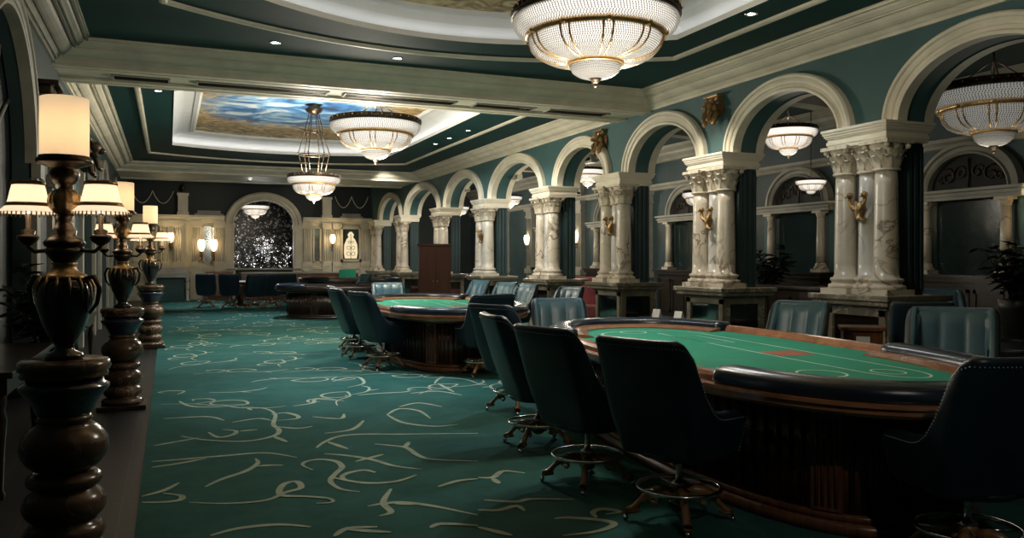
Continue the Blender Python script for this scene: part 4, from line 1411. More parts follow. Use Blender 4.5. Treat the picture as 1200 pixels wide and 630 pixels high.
t1 = make_table('large green felt card table nearest us, with padded navy ends', (4.32, 5.60, ZF), radians(-7))
dup(t1, (4.15, 13.15, ZF), radians(-5), 'second green felt card table, beyond the large one')
t3 = make_table('dark oval card table without visible felt in the middle distance', (4.5, 23.3, ZF), radians(78), 1.75, 1.15, felt=False, wd='dark_wood', wl='dark_wood')
dup(t3, (6.2, 30.2, ZF), radians(88), 'long dark table standing before the back wall', 1.05)
dup(t3, (10.5, 7.55, ZF), radians(-40), 'small dark table in the side aisle at the right picture edge', 0.5)

# ------------------------------------------------------------------ turned stone pedestals and the branched lamps on them
def make_pedestal(label, loc, scale=1.0):
    t = thing('stone_pedestal', label, 'pedestal', loc, 0, 'turned stone pedestals on the left', scale)
    mb = MB()
    mb.box(-0.24, 0.24, -0.24, 0.24, 0, 0.05)
    mb.build('plinth', 'dark_wood', t, bevel=0.008)
    def bulge(r0, r, z0, z1, n=9):
        return [(r0 + (r - r0) * sin(pi * i / (n - 1)) ** 0.7, z0 + (z1 - z0) * i / (n - 1)) for i in range(n)]
    mb = MB()
    pr = [(0.20, 0.05), (0.215, 0.07), (0.20, 0.10), (0.17, 0.115)] + bulge(0.15, 0.195, 0.12, 0.245) + bulge(0.15, 0.20, 0.25, 0.41) + bulge(0.145, 0.182, 0.42, 0.50)
    mb.lathe(pr, 32)
    mb.build('ringed_foot', 'brown_glaze', t)
    mb = MB(); mb.lathe(bulge(0.12, 0.212, 0.505, 0.755, 13) + [(0.125, 0.76), (0.135, 0.775), (0.12, 0.80)], 32)
    mb.build('bulb', 'brown_glaze', t)
    mb = MB(); mb.lathe([(0.12, 0.795), (0.135, 0.81), (0.15, 0.85), (0.18, 0.895), (0.213, 0.935), (0.215, 0.95), (0.19, 0.965), (0.18, 0.99)], 32)
    mb.build('flared_collar', 'navy_glaze', t)
    mb = MB(); mb.lathe([(0.18, 0.99), (0.205, 0.995), (0.21, 1.01), (0.20, 1.02), (0.215, 1.03), (0.222, 1.05), (0.215, 1.075), (0.20, 1.085), (0.0, 1.085)], 36)
    mb.build('top_slab', 'brown_glaze', t)
    return t

def make_lamp(label, loc, rz, scale=1.0):
    """branched lamp: tall drum shade on an urn, two bell shades on side arms (along local x)"""
    t = thing('urn_lamp', label, 'lamp', loc, rz, 'lit branched lamps on the pedestals', scale)
    mb = MB()
    mb.lathe([(0.085, 0.0), (0.095, 0.012), (0.085, 0.03), (0.05, 0.045), (0.045, 0.07), (0.07, 0.11), (0.105, 0.19), (0.132, 0.28), (0.139, 0.335), (0.133, 0.38), (0.108, 0.425), (0.07, 0.45), (0.055, 0.465)], 32)
    urn = mb.build('urn', 'black_glaze', t)
    mb = MB(); mb.lathe([(0.113, 0.418), (0.121, 0.424), (0.102, 0.442), (0.07, 0.456), (0.058, 0.47), (0.055, 0.49), (0.062, 0.50), (0.05, 0.505)], 28)
    for i in range(14):
        a = 2 * pi * i / 14
        mb.tube([(0.11 * cos(a), 0.11 * sin(a), 0.43), (0.134 * cos(a), 0.134 * sin(a), 0.385), (0.139 * cos(a), 0.139 * sin(a), 0.33)], [0.010, 0.008, 0.002], 5)
    mb.build('urn_collar', 'gold', urn)
    for s in (-1, 1):
        mb = MB(); mb.tube([(s * 0.10, 0, 0.42), (s * 0.155, 0, 0.43), (s * 0.185, 0, 0.37), (s * 0.17, 0, 0.29), (s * 0.13, 0, 0.24)], [0.012, 0.014, 0.014, 0.011, 0.008], 7)
        mb.build('handle', 'bronze', urn)
    mb = MB(); mb.lathe([(0.045, 0.50), (0.06, 0.515), (0.088, 0.55), (0.092, 0.575), (0.08, 0.58), (0.095, 0.59), (0.10, 0.61), (0.08, 0.63), (0.055, 0.645), (0.06, 0.67), (0.045, 0.69), (0.035, 0.72), (0.042, 0.74), (0.03, 0.755)], 24)
    mb.build('arm_bowl', 'bronze', t)
    mb = MB()
    mb.lathe([(0.025, 0.75), (0.055, 0.765), (0.078, 0.795), (0.084, 0.825), (0.078, 0.855), (0.055, 0.88), (0.03, 0.89)], 48, flute=16, fdep=0.10)
    mb.build('fluted_ball', 'gold', t)
    mb = MB(); mb.lathe([(0.028, 0.885), (0.025, 0.905), (0.05, 0.915), (0.068, 0.945), (0.072, 0.975), (0.06, 0.99), (0.07, 1.0), (0.125, 1.018), (0.135, 1.025), (0.135, 1.04), (0.122, 1.05), (0.122, 1.058), (0.0, 1.058)], 28)
    mb.build('shade_holder', 'bronze', t)
    mb = MB()
    mb.lathe([(0.113, 1.054), (0.116, 1.06), (0.117, 1.21), (0.116, 1.36), (0.112, 1.362), (0.112, 1.21), (0.111, 1.06), (0.113, 1.054)], 40, caps=False)
    mb.build('drum_shade', 'shade', t)
    mb = MB(); mb.lathe([(0.01, 1.05), (0.012, 1.13), (0.028, 1.16), (0.032, 1.19), (0.02, 1.225), (0.0, 1.235)], 12)
    mb.build('bulb', 'bulb', t)
    for s in (-1, 1):
        mb = MB()
        x = s * 0.19
        mb.tube([(s * 0.05, 0, 0.60), (s * 0.10, 0, 0.565), (s * 0.155, 0, 0.56), (s * 0.187, 0, 0.585), (x, 0, 0.63)], [0.014, 0.012, 0.011, 0.011, 0.012], 7)
        mb.lathe([(0.012, 0.59), (0.04, 0.61), (0.055, 0.635), (0.05, 0.645), (0.03, 0.65), (0.035, 0.67), (0.012, 0.68), (0.012, 0.76)], 14, (x, 0, 0))
        arm = mb.build('side_arm', 'bronze', t)
        mb = MB()
        prof = [(0.144, 0.762), (0.122, 0.782), (0.102, 0.802), (0.092, 0.835), (0.084, 0.875), (0.074, 0.915)]
        mb.lathe(prof, 32, (x, 0, 0), caps=False)
        mb.lathe([(r - 0.003, z) for r, z in prof], 32, (x, 0, 0), caps=False)
        sh = mb.build('bell_shade', 'shade_w', arm)
        mb = MB()
        mb.lathe([(0.074, 0.907), (0.082, 0.910), (0.080, 0.925), (0.070, 0.93)], 28, (x, 0, 0), caps=False)
        mb.lathe([(0.108, 0.796), (0.112, 0.799), (0.102, 0.816), (0.096, 0.814)], 28, (x, 0, 0), caps=False)
        mb.build('shade_braid', 'gold', arm)
        mb = MB()
        for i in range(40):
            a = 2 * pi * i / 40
            mb.tube([(x + 0.142 * cos(a), 0.142 * sin(a), 0.766), (x + 0.146 * cos(a), 0.146 * sin(a), 0.746)], 0.004, 4)
        mb.build('shade_fringe', 'gold', arm)
        mb = MB(); mb.lathe([(0.008, 0.755), (0.01, 0.79), (0.02, 0.815), (0.02, 0.835), (0.0, 0.86)], 10, (x, 0, 0))
        mb.build('bulb', 'bulb', arm)
    return t
PED = [('nearest turned stone pedestal, cut by the bottom picture edge', -0.50, 4.87, 1.0),
       ('second turned stone pedestal on the left, beside the carpet edge', -0.46, 9.9, 1.0),
       ('third turned stone pedestal on the left, smallest in view', -0.30, 16.4, 1.06)]
LMP = ['nearest lit urn lamp with a large drum shade on the left', 'second lit urn lamp with a drum shade on the left', 'farthest lit urn lamp with a drum shade on the left']
pd0 = lm0 = None
for i, (lb, x, y, s) in enumerate(PED):
    if pd0 is None:
        pd0 = make_pedestal(lb, (x, y, 0), s); lm0 = make_lamp(LMP[i], (x, y, 1.0855 * s), -YAW, s)
    else:
        dup(pd0, (x, y, 0), 0, lb, s); dup(lm0, (x, y, 1.0855 * s), -YAW + 0.1 * i, LMP[i], s)
    light('lamp_glow', 'POINT', (x, y, (1.0855 + 1.29) * s), 3.0 if i == 0 else 4.5, (1.0, 0.80, 0.54), 0.03)
    for sg in (-1, 1):
        light('lamp_glow', 'POINT', (x + sg * 0.19 * s * cos(YAW), y - sg * 0.19 * s * sin(YAW), (1.0855 + 0.80) * s), 0.8 if i == 0 else 1.6, (1.0, 0.78, 0.52), 0.02)

# ------------------------------------------------------------------ dark things along the left wall
def make_console(label, loc, rz, w, d, h, mat='dark_wood', top='dark_wood', name='console_table'):
    t = thing(name, label, 'console table', loc, rz)
    mb = MB(); mb.box(-w / 2, w / 2, -d / 2, d / 2, h - 0.045, h); mb.build('table_top', top, t, bevel=0.01)
    mb = MB(); mb.box(-w / 2 + 0.05, w / 2 - 0.05, -d / 2 + 0.04, d / 2 - 0.04, h - 0.16, h - 0.045); mb.build('apron', mat, t)
    for sx in (-1, 1):
        for sy in (-1, 1):
            mb = MB()
            mb.lathe([(0.028, 0), (0.035, 0.03), (0.02, 0.06), (0.03, h * 0.4), (0.045, h * 0.62), (0.028, h * 0.7), (0.04, h * 0.75), (0.04, h - 0.10)], 12, (sx * (w / 2 - 0.1), sy * (d / 2 - 0.09), 0))
            mb.build('leg', mat, t)
    return t
make_console('dark console table against the left wall behind the nearest lamp', (XL + 0.30, 7.4, 0), pi / 2, 2.2, 0.5, 0.86)
make_console('dark console table against the left wall, between the second and third lamps', (XL + 0.30, 12.3, 0), pi / 2, 2.4, 0.5, 0.86)

def make_plant(label, loc, h, spread, seed, leaves=150, pot_h=0.4, pot_r=0.2):
    r = random.Random(seed)
    t = thing('potted_plant', label, 'plant', loc, 0)
    mb = MB(); mb.lathe([(pot_r * 0.7, 0), (pot_r * 0.75, 0.02), (pot_r, pot_h * 0.8), (pot_r * 1.08, pot_h * 0.85), (pot_r * 1.08, pot_h), (pot_r * 0.9, pot_h), (pot_r * 0.88, pot_h * 0.9), (0, pot_h * 0.9)], 20)
    mb.build('pot', 'pot', t)
    fo = MB(); st = MB()
    for i in range(22):
        a = r.uniform(0, 2 * pi); q = r.uniform(0.25, 1.0)
        tip = Vector((cos(a) * spread * q, sin(a) * spread * q, pot_h + (h - pot_h) * r.uniform(0.45, 1.0) * (1 - 0.25 * q)))
        b = Vector((cos(a) * 0.04, sin(a) * 0.04, pot_h * 0.88))
        m = b.lerp(tip, 0.5) + Vector((0, 0, 0.12 * (h - pot_h)))
        pts = [b.lerp(m, k / 4).lerp(m.lerp(tip, k / 4), k / 4) for k in range(5)]
        st.tube(pts, [0.012, 0.010, 0.008, 0.006, 0.003], 5)
        for k in range(leaves // 22):
            u = r.uniform(0.3, 1.0)
            p = b.lerp(m, u).lerp(m.lerp(tip, u), u)
            aa = r.uniform(0, 2 * pi); l = r.uniform(0.10, 0.20) * h * 0.8
            d = Vector((cos(aa), sin(aa), r.uniform(-0.5, 0.6))).normalized()
            w = d.cross(Vector((0, 0, 1))).normalized() * l * 0.22
            up = w.cross(d).normalized() * l * 0.06
            fo.add([p, p + d * l * 0.45 + w + up, p + d * l - up * 2, p + d * l * 0.45 - w + up, p + d * l * 0.5 - up], [(0, 4, 1), (1, 4, 2), (0, 3, 4), (3, 2, 4)], True)
    st.build('stems', 'plant', t)
    fo.build('foliage', 'plant', t)
    return t
make_plant('dark leafy potted plant on the floor between the first two lamps', (-1.05, 9.0, 0), 1.75, 0.42, 3, 220, 0.7, 0.2)
make_plant('dark leafy potted plant at the right picture edge, beyond the nearest arch', (11.85, 8.5, ZF), 2.05, 0.55, 5, 300, 1.0, 0.25)
make_plant('dark potted plant in the side aisle seen under the second arch', (11.75, 13.9, ZF), 2.1, 0.5, 8, 220, 0.9, 0.24)

# ------------------------------------------------------------------ side aisle: niches, bars, benches
def make_niche(label, y):
    t = thing('aisle_niche', label, 'wall niche', (XA - 0.005, y, 0), 0, 'arched niches on the aisle wall')   # local -x outward
    mb = MB()
    mb.box(-0.40, 0.0, -1.0, 1.0, 0, 1.22); mb.box(-0.46, 0.0, -1.08, 1.08, 1.22, 1.30); mb.box(-0.50, 0, -1.12, 1.12, 1.30, 1.35)
    for k in range(3):
        y0 = -0.92 + k * 0.63
        mb.box(-0.415, -0.39, y0, y0 + 0.06, 0.2, 1.1); mb.box(-0.415, -0.39, y0 + 0.5, y0 + 0.56, 0.2, 1.1); mb.box(-0.415, -0.39, y0, y0 + 0.56, 0.2, 0.26); mb.box(-0.415, -0.39, y0, y0 + 0.56, 1.04, 1.1)
    mb.build('base_cabinet', 'dark_wood', t)
    mb = MB(); mb.box(-0.03, -0.01, -0.66, 0.66, 1.35, 2.66)
    mb.build('panel', 'dark_glass', t)
    for s in (-1, 1):
        mb = MB(); mb.lathe([(0.095, 0.2), (0.09, 0.6), (0.078, 1.16)], 16)
        sh = mb.build('column', 'marble', t, (-0.16, s * 0.78, 1.35))
        mb = MB(); mb.box(-0.15, 0.15, -0.15, 0.15, 0, 0.07); mb.lathe([(0.145, 0.07), (0.14, 0.12), (0.11, 0.14), (0.12, 0.17), (0.095, 0.20)], 16)
        mb.build('base', 'marble', sh)
        mb = MB(); mb.lathe([(0.08, 1.16), (0.09, 1.17), (0.085, 1.19), (0.12, 1.28)], 12); mb.box(-0.13, 0.13, -0.13, 0.13, 1.26, 1.31)
        mb.build('capital', 'stone', sh)
        mb = MB(); mb.box(-0.07, -0.0, s * 1.02 - 0.10, s * 1.02 + 0.10, 1.35, 2.66)
        mb.build('pilaster', 'wall', t)
    mb = MB()
    for (e, a, b) in ((0, 0, 0.06), (0.03, 0.06, 0.10), (0.0, 0.10, 0.13), (0.06, 0.13, 0.18)):
        mb.box(-0.30 - e, 0.0, -1.14 - e, 1.14 + e, 2.66 + a, 2.66 + b)
    mb.build('entablature', 'cream_dim', t)
    mb = MB(); n = 29
    arch_sweep(mb, 0, 0.78, 0.62, [(0.0, -0.0), (0.0, 0.14), (0.04, 0.17), (0.06, 0.13), (0.13, 0.12), (0.15, 0.17), (0.21, 0.16), (0.22, 0.0)], 0.0, 2.84)
    mb.build('arch', 'cream_dim', t)
    mb = MB()
    pts = ell(0, 0.78, 0.62, 29, 2.84)
    mb.add([(-0.02, p[0], p[1]) for p in pts], [tuple(range(29))])
    mb.build('lunette', 'black', t)
    mb = MB()
    for s in (-1, 1):
        for (c, r0, n0) in ((0.16, 0.14, 0), (0.42, 0.16, 1), (0.58, 0.08, 2)):
            mb.tube([(-0.05, s * (c + r0 * (1 - q / 16) * cos(q * 0.6 + n0)), 3.05 + 0.05 * (2 - n0) + r0 * (1 - q / 16) * sin(q * 0.6 + n0)) for q in range(14)], 0.014, 5)
    mb.tube([(-0.05, 0, 2.86), (-0.05, 0, 3.4)], 0.016, 5)
    mb.build('scrollwork', 'bronze', t)
    return t
def sconce(name, label, loc, rz, mat='shade_w', power=6, scale=1.0):
    t = thing(name, label, 'wall lamp', loc, rz, 'lit wall lamps', scale)    # local -x outward
    mb = MB(); mb.lathe([(0.01, -0.22), (0.035, -0.17), (0.05, -0.08), (0.05, 0.06), (0.03, 0.12), (0.01, 0.15)], 10, (-0.015, 0, 0), 0.5, 1.0)
    mb.tube([(-0.02, 0, -0.08), (-0.10, 0, -0.13), (-0.16, 0, -0.10), (-0.165, 0, -0.04)], 0.014, 6)
    mb.tube([(-0.02, 0, -0.12), (-0.05, 0.04, -0.22), (-0.03, 0.06, -0.30)], [0.014, 0.01, 0.004], 5)
    mb.lathe([(0.014, -0.05), (0.045, -0.035), (0.05, -0.02), (0.02, -0.015)], 10, (-0.165, 0, 0))
    mb.build('arm', 'gold', t)
    mb = MB(); mb.lathe([(0.035, -0.01), (0.062, 0.05), (0.075, 0.13), (0.068, 0.20), (0.05, 0.235)], 16, (-0.165, 0, 0), caps=False)
    mb.build('lamp_shade', mat, t)
    mb = MB(); mb.lathe([(0.012, -0.015), (0.02, 0.05), (0.03, 0.09), (0.02, 0.13), (0.0, 0.15)], 10, (-0.165, 0, 0))
    mb.build('bulb', 'bulb', t)
    return t
NL = {10.2: 'dark panelled niche between two small columns, seen through the nearest arch', 14.4: 'dark panelled niche seen through the second arch',
      18.6: 'panelled niche on the aisle wall seen through the third arch', 22.8: 'panelled niche on the aisle wall seen through the arch past the cross beam',
      27.0: 'panelled niche farthest along the aisle wall'}
n0 = None
for y, lb in NL.items():
    if n0 is None: n0 = make_niche(lb, y)
    else: dup(n0, (XA - 0.005, y, 0), 0, lb)
s0 = None
SL = {11.5: 'lit gilt wall lamp left of the dark niche through the nearest arch', 8.85: 'lit gilt wall lamp right of the dark niche at the picture edge', 12.5: 'lit gilt wall lamp through the second arch, beside its right column',
      16.5: 'lit gilt wall lamp on the aisle wall left of the second niche', 20.7: 'lit gilt wall lamp deep in the aisle, through the third arch', 24.9: 'lit gilt wall lamp deep in the aisle, through the arch past the beam', 29.0: 'lit gilt wall lamp at the far end of the aisle wall'}
for y, lb in SL.items():
    p = (XA - 0.0, y, 2.22)
    if s0 is None: s0 = sconce('wall_lamp', lb, p, 0, scale=1.5)
    else: dup(s0, p, 0, lb)
    light('sconce_glow', 'POINT', (XA - 0.25, y, 2.5), 12, (1.0, 0.82, 0.55), 0.06)
for y in (12.3, 16.5, 20.7, 24.9, 29.0, 31.6, 34.2):
    mb = MB()
    mb.box(XA - 0.16, XA, y - 0.24, y + 0.24, 0, 3.62); mb.box(XA - 0.22, XA, y - 0.30, y + 0.30, 0, 0.3); mb.box(XA - 0.22, XA, y - 0.30, y + 0.30, 1.1, 1.3)
    for k in range(4): mb.tube([(XA - 0.16, y - 0.165 + 0.11 * k, 1.4), (XA - 0.16, y - 0.165 + 0.11 * k, 3.2)], 0.03, 6)
    for (e, a, b) in ((0.04, 3.25, 3.32), (0.02, 3.32, 3.5), (0.08, 3.5, 3.62)): mb.box(XA - 0.16 - e, XA, y - 0.24 - e, y + 0.24 + e, a, b)
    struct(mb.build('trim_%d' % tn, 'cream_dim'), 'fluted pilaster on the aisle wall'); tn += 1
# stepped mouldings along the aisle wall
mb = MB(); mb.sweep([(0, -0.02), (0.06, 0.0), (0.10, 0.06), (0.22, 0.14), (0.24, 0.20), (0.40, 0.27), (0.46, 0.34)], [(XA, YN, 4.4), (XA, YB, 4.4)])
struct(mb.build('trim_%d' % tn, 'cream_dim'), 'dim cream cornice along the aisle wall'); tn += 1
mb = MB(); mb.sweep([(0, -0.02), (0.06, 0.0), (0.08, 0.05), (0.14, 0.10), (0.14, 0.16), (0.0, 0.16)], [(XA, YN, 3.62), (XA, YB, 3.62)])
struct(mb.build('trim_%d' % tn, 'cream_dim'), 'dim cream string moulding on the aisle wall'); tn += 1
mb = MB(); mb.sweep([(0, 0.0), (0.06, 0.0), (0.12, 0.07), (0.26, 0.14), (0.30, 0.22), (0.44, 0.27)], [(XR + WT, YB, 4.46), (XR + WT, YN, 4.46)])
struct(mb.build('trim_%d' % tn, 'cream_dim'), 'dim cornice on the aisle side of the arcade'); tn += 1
# cross ribs over the aisle, arched
for i, y in enumerate((12.3, 16.5, 20.7, 24.9)):
    mb = MB(); n = 27; cx = (XR + WT + XA) / 2; a = (XA - XR - WT) / 2 - 0.15; b = 0.55
    pts = [(cx - a * cos(pi * k / (n - 1)), 4.0 + b * sin(pi * k / (n - 1))) for k in range(n)]
    for yy in (y - 0.18, y + 0.18):
        vs = [(p[0], yy, p[1]) for p in pts] + [(p[0], yy, 4.76) for p in pts]
        mb.add(vs, [(k, k + 1, n + k + 1, n + k) for k in range(n - 1)])
    vs = [(p[0], y - 0.18, p[1]) for p in pts] + [(p[0], y + 0.18, p[1]) for p in pts]
    mb.add(vs, [(k, k + 1, n + k + 1, n + k) for k in range(n - 1)])
    for s in (0, 1):
        x0, x1 = (XR + WT, cx - a) if s == 0 else (cx + a, XA)
        mb.box(x0, x1, y - 0.18, y + 0.18, 3.85, 4.76)
        mb.box(x0, x1, y - 0.22, y + 0.22, 3.8, 3.92)
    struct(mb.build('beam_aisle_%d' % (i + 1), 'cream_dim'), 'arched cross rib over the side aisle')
# long dark bar counters in the aisle
def make_bar(label, loc, rz, ln, d=0.62, h=1.12, name='bar_counter', mat='dark_wood', top='mahog_l'):
    t = thing(name, label, 'counter', loc, rz)
    mb = MB(); mb.box(-ln / 2, ln / 2, -d / 2 + 0.06, d / 2 - 0.06, 0, h - 0.07)
    n = max(2, int(ln / 0.7))
    for s in (-1, 1):
        for k in range(n):
            x0 = -ln / 2 + (k + 0.1) * ln / n; x1 = -ln / 2 + (k + 0.9) * ln / n; y = s * (d / 2 - 0.06)
            for (a, b, c, e) in ((x0, x1, 0.15, 0.20), (x0, x1, h - 0.25, h - 0.20), (x0, x0 + 0.05, 0.15, h - 0.2), (x1 - 0.05, x1, 0.15, h - 0.2)):
                mb.box(a, b, min(y, y + s * 0.02), max(y, y + s * 0.02), c, e)
    mb.build('body', mat, t)
    mb = MB(); mb.box(-ln / 2 - 0.05, ln / 2 + 0.05, -d / 2 - 0.03, d / 2 + 0.03, h - 0.07, h)
    mb.build('counter_top', top, t, bevel=0.018)
    mb = MB(); mb.tube([(-ln / 2, -d / 2 - 0.10, 0.2), (ln / 2, -d / 2 - 0.10, 0.2)], 0.02, 8)
    for k in range(n + 1):
        x = -ln / 2 + 0.05 + k * (ln - 0.1) / n
        mb.tube([(x, -d / 2 - 0.10, 0.2), (x, -d / 2 + 0.07, 0.2)], 0.012, 6)
    mb.build('foot_rail', 'gold', t)
    return t
make_bar('dark bar counter in the aisle beyond the second arch', (10.8, 12.7, ZF), -pi / 2, 3.4, top='dark_wood')
make_bar('marble faced bar counter along the back wall', (5.0, 34.3, ZF), 0, 4.6, 0.7, 1.12, mat='mahog', top='cream_dim')

def make_bench(label, loc, rz, w):
    t = thing('velvet_bench', label, 'bench', loc, rz, 'dark red benches in the aisle')
    mb = MB(); mb.box(-w / 2, w / 2, -0.3, 0.3, 0.14, 0.46); mb.build('seat', 'red', t, bevel=0.05)
    mb = MB(); mb.box(-w / 2, w / 2, 0.2, 0.38, 0.3, 1.16); mb.build('backrest', 'red', t, bevel=0.06)
    for sx in (-1, 1):
        for y in (-0.22, 0.27):
            mb = MB(); mb.lathe([(0.02, 0), (0.03, 0.06), (0.04, 0.17)], 10, (sx * (w / 2 - 0.12), y, 0)); mb.build('leg', 'dark_wood', t)
    return t
b0 = make_bench('dark red velvet bench behind the arch past the cross beam', (9.9, 18.6, ZF), radians(-72), 1.5)
dup(b0, (9.9, 21.2, ZF), radians(-72), 'dark red velvet bench further from us, left of the other')
dup(b0, (9.8, 26.0, ZF), radians(-72), 'dark red velvet bench right beside the brown cabinet')
# blue lit monitor on a small stand
t = thing('monitor', 'small glowing blue monitor in the side aisle', 'monitor', (11.3, 22.6, ZF), radians(25))
mb = MB(); mb.box(-0.30, 0.30, -0.25, 0.25, 0, 1.02); mb.box(-0.34, 0.34, -0.29, 0.29, 1.02, 1.06); mb.build('cabinet', 'dark_wood', t, bevel=0.006)
mb = MB(); mb.box(-0.24, 0.24, 0.0, 0.03, 1.15, 1.45); mb.box(-0.03, 0.03, -0.01, 0.02, 1.06, 1.16); mb.box(-0.12, 0.12, -0.08, 0.08, 1.06, 1.075); mb.build('housing', 'black', t)
mb = MB(); mb.box(-0.21, 0.21, -0.006, 0.0, 1.18, 1.42); mb.build('screen', 'screen', t)

# low dark cabinet between two pillars with two white cards on it
t = thing('low_cabinet', 'low dark wooden cabinet under the third arch, two white cards on it', 'cabinet', (8.45, 12.6, ZF), 0)
mb = MB(); mb.box(-0.22, 0.22, -0.75, 0.75, 0.05, 0.50); mb.build('body', 'dark_wood', t, bevel=0.006)
mb = MB(); mb.box(-0.26, 0.26, -0.79, 0.79, 0.50, 0.54); mb.build('cabinet_top', 'dark_wood', t, bevel=0.008)
mb = MB(); mb.box(-0.20, 0.20, -0.72, 0.72, 0, 0.05); mb.build('plinth', 'black', t)
for k in (-1, 1):
    mb = MB(); y0, y1 = sorted((k * 0.02, k * 0.72)); mb.box(-0.238, -0.22, y0, y1, 0.08, 0.47); d = mb.build('door', 'dark_wood', t)
    mb = MB(); mb.ball((-0.25, k * 0.07, 0.29), 0.013, 8, 6); mb.build('knob', 'gold', d)
for (y, lb) in ((12.95, 'small white folded card on the low dark cabinet, the one on the left'), (12.25, 'small white folded card on the low dark cabinet, nearer the pillar')):
    t = thing('folded_card', lb, 'card', (8.32, y, 0.553), radians(12))
    mb = MB(); mb.add([(-0.05, -0.09, 0), (-0.05, 0.09, 0), (-0.008, 0.09, 0.15), (-0.008, -0.09, 0.15), (-0.047, -0.09, 0), (-0.047, 0.09, 0), (-0.004, 0.09, 0.149), (-0.004, -0.09, 0.149)], [(0, 1, 2, 3), (4, 7, 6, 5), (0, 4, 5, 1), (1, 5, 6, 2), (2, 6, 7, 3), (3, 7, 4, 0)]); mb.build('front_leaf', 'white', t)
    mb = MB(); mb.add([(0.04, -0.09, 0), (0.04, 0.09, 0), (-0.004, 0.09, 0.15), (-0.004, -0.09, 0.15), (0.043, -0.09, 0), (0.043, 0.09, 0), (0.0, 0.09, 0.15), (0.0, -0.09, 0.15)], [(3, 2, 1, 0), (4, 5, 6, 7), (0, 1, 5, 4), (1, 2, 6, 5), (2, 3, 7, 6), (3, 0, 4, 7)]); mb.build('back_leaf', 'white', t)

# small wooden stand with a white card before the nearest pillar
t = thing('wooden_stand', 'small brown wooden stand with a white card, before the nearest pillar pedestal', 'stand', (7.10, 6.92, ZF), radians(50))
mb = MB(); mb.box(-0.17, 0.17, -0.2, 0.2, 0.05, 0.82); mb.build('body', 'mahog', t, bevel=0.008)
mb = MB(); mb.box(-0.20, 0.20, -0.23, 0.23, 0.82, 0.86); mb.build('stand_top', 'mahog', t, bevel=0.008)
mb = MB(); mb.box(-0.19, 0.19, -0.22, 0.22, 0, 0.05); mb.build('plinth', 'dark_wood', t)
mb = MB(); mb.box(-0.176, -0.171, -0.07, 0.07, 0.60, 0.76); mb.build('card', 'white', t)

# tall brown cabinet in front of the far pillar
t = thing('tall_cabinet', 'tall plain red brown wooden cabinet standing before a far pillar', 'cabinet', (7.05, 22.6, ZF), radians(-14))
mb = MB(); mb.box(-0.45, 0.45, -0.25, 0.25, 0.06, 2.0); mb.build('body', 'cab', t, bevel=0.006)
mb = MB(); mb.box(-0.48, 0.48, -0.28, 0.28, 2.0, 2.06); mb.build('cornice', 'cab', t, bevel=0.008)
mb = MB(); mb.box(-0.47, 0.47, -0.27, 0.27, 0, 0.06); mb.build('plinth', 'dark_wood', t)
for s in (-1, 1):
    mb = MB(); xs = sorted((s * 0.02, s * 0.43))
    mb.box(xs[0], xs[1], -0.268, -0.25, 0.09, 1.97)
    d = mb.build('door', 'cab', t, bevel=0.004)
    mb = MB(); mb.ball((s * 0.06, -0.285, 1.0), 0.018, 8, 6); mb.build('knob', 'gold', d)

# ------------------------------------------------------------------ back wall
def bw(name, label, cat, x0, z0=0.0, group=None):
    return thing(name, label, cat, (x0, YB, z0), 0, group)      # local -y outward
# arch surround
mb = MB()
def arch_y(mb, cx, a, b, prof, y, z0, n=33):
    vs = []; k = len(prof)
    for i in range(n):
        t = pi * i / (n - 1)
        nx = -cos(t) / a; nz = sin(t) / b; l = sqrt(nx * nx + nz * nz)
        for (r, p) in prof: vs.append((cx - a * cos(t) + nx / l * r, y - p, z0 + b * sin(t) + nz / l * r))
    mb.add(vs, [(i * k + j, (i + 1) * k + j, (i + 1) * k + j + 1, i * k + j + 1) for i in range(n - 1) for j in range(k - 1)])
arch_y(mb, AC, AW, AW * 0.82, [(0, -0.1), (0, 0.12), (0.05, 0.15), (0.07, 0.11), (0.17, 0.10), (0.19, 0.15), (0.27, 0.17), (0.34, 0.14), (0.36, 0.0)], YB, ZB)
for s in (-1, 1):
    xs = sorted((AC + s * (AW - 0.02), AC + s * (AW + 0.36)))
    mb.box(xs[0], xs[1], YB - 0.13, YB + 0.05, 1.2, ZB)
    mb.box(xs[0] - 0.04, xs[1] + 0.04, YB - 0.2, YB + 0.05, ZB - 0.16, ZB)
    mb.box(xs[0] - 0.04, xs[1] + 0.04, YB - 0.2, YB + 0.05, 0, 1.2)
    mb.box(xs[0] + 0.08, xs[1] - 0.08, YB - 0.15, YB, 1.3, ZB - 0.24)
struct(mb.build('trim_%d' % tn, 'cream'), 'cream surround of the big arch in the back wall'); tn += 1
mb = MB(); mb.box(AC - AW - 0.3, AC + AW + 0.3, YB - 0.32, YB + 0.4, 1.2, 1.27)
struct(mb.build('trim_%d' % tn, 'cream_dim'), 'cream ledge of the big arch in the back wall'); tn += 1
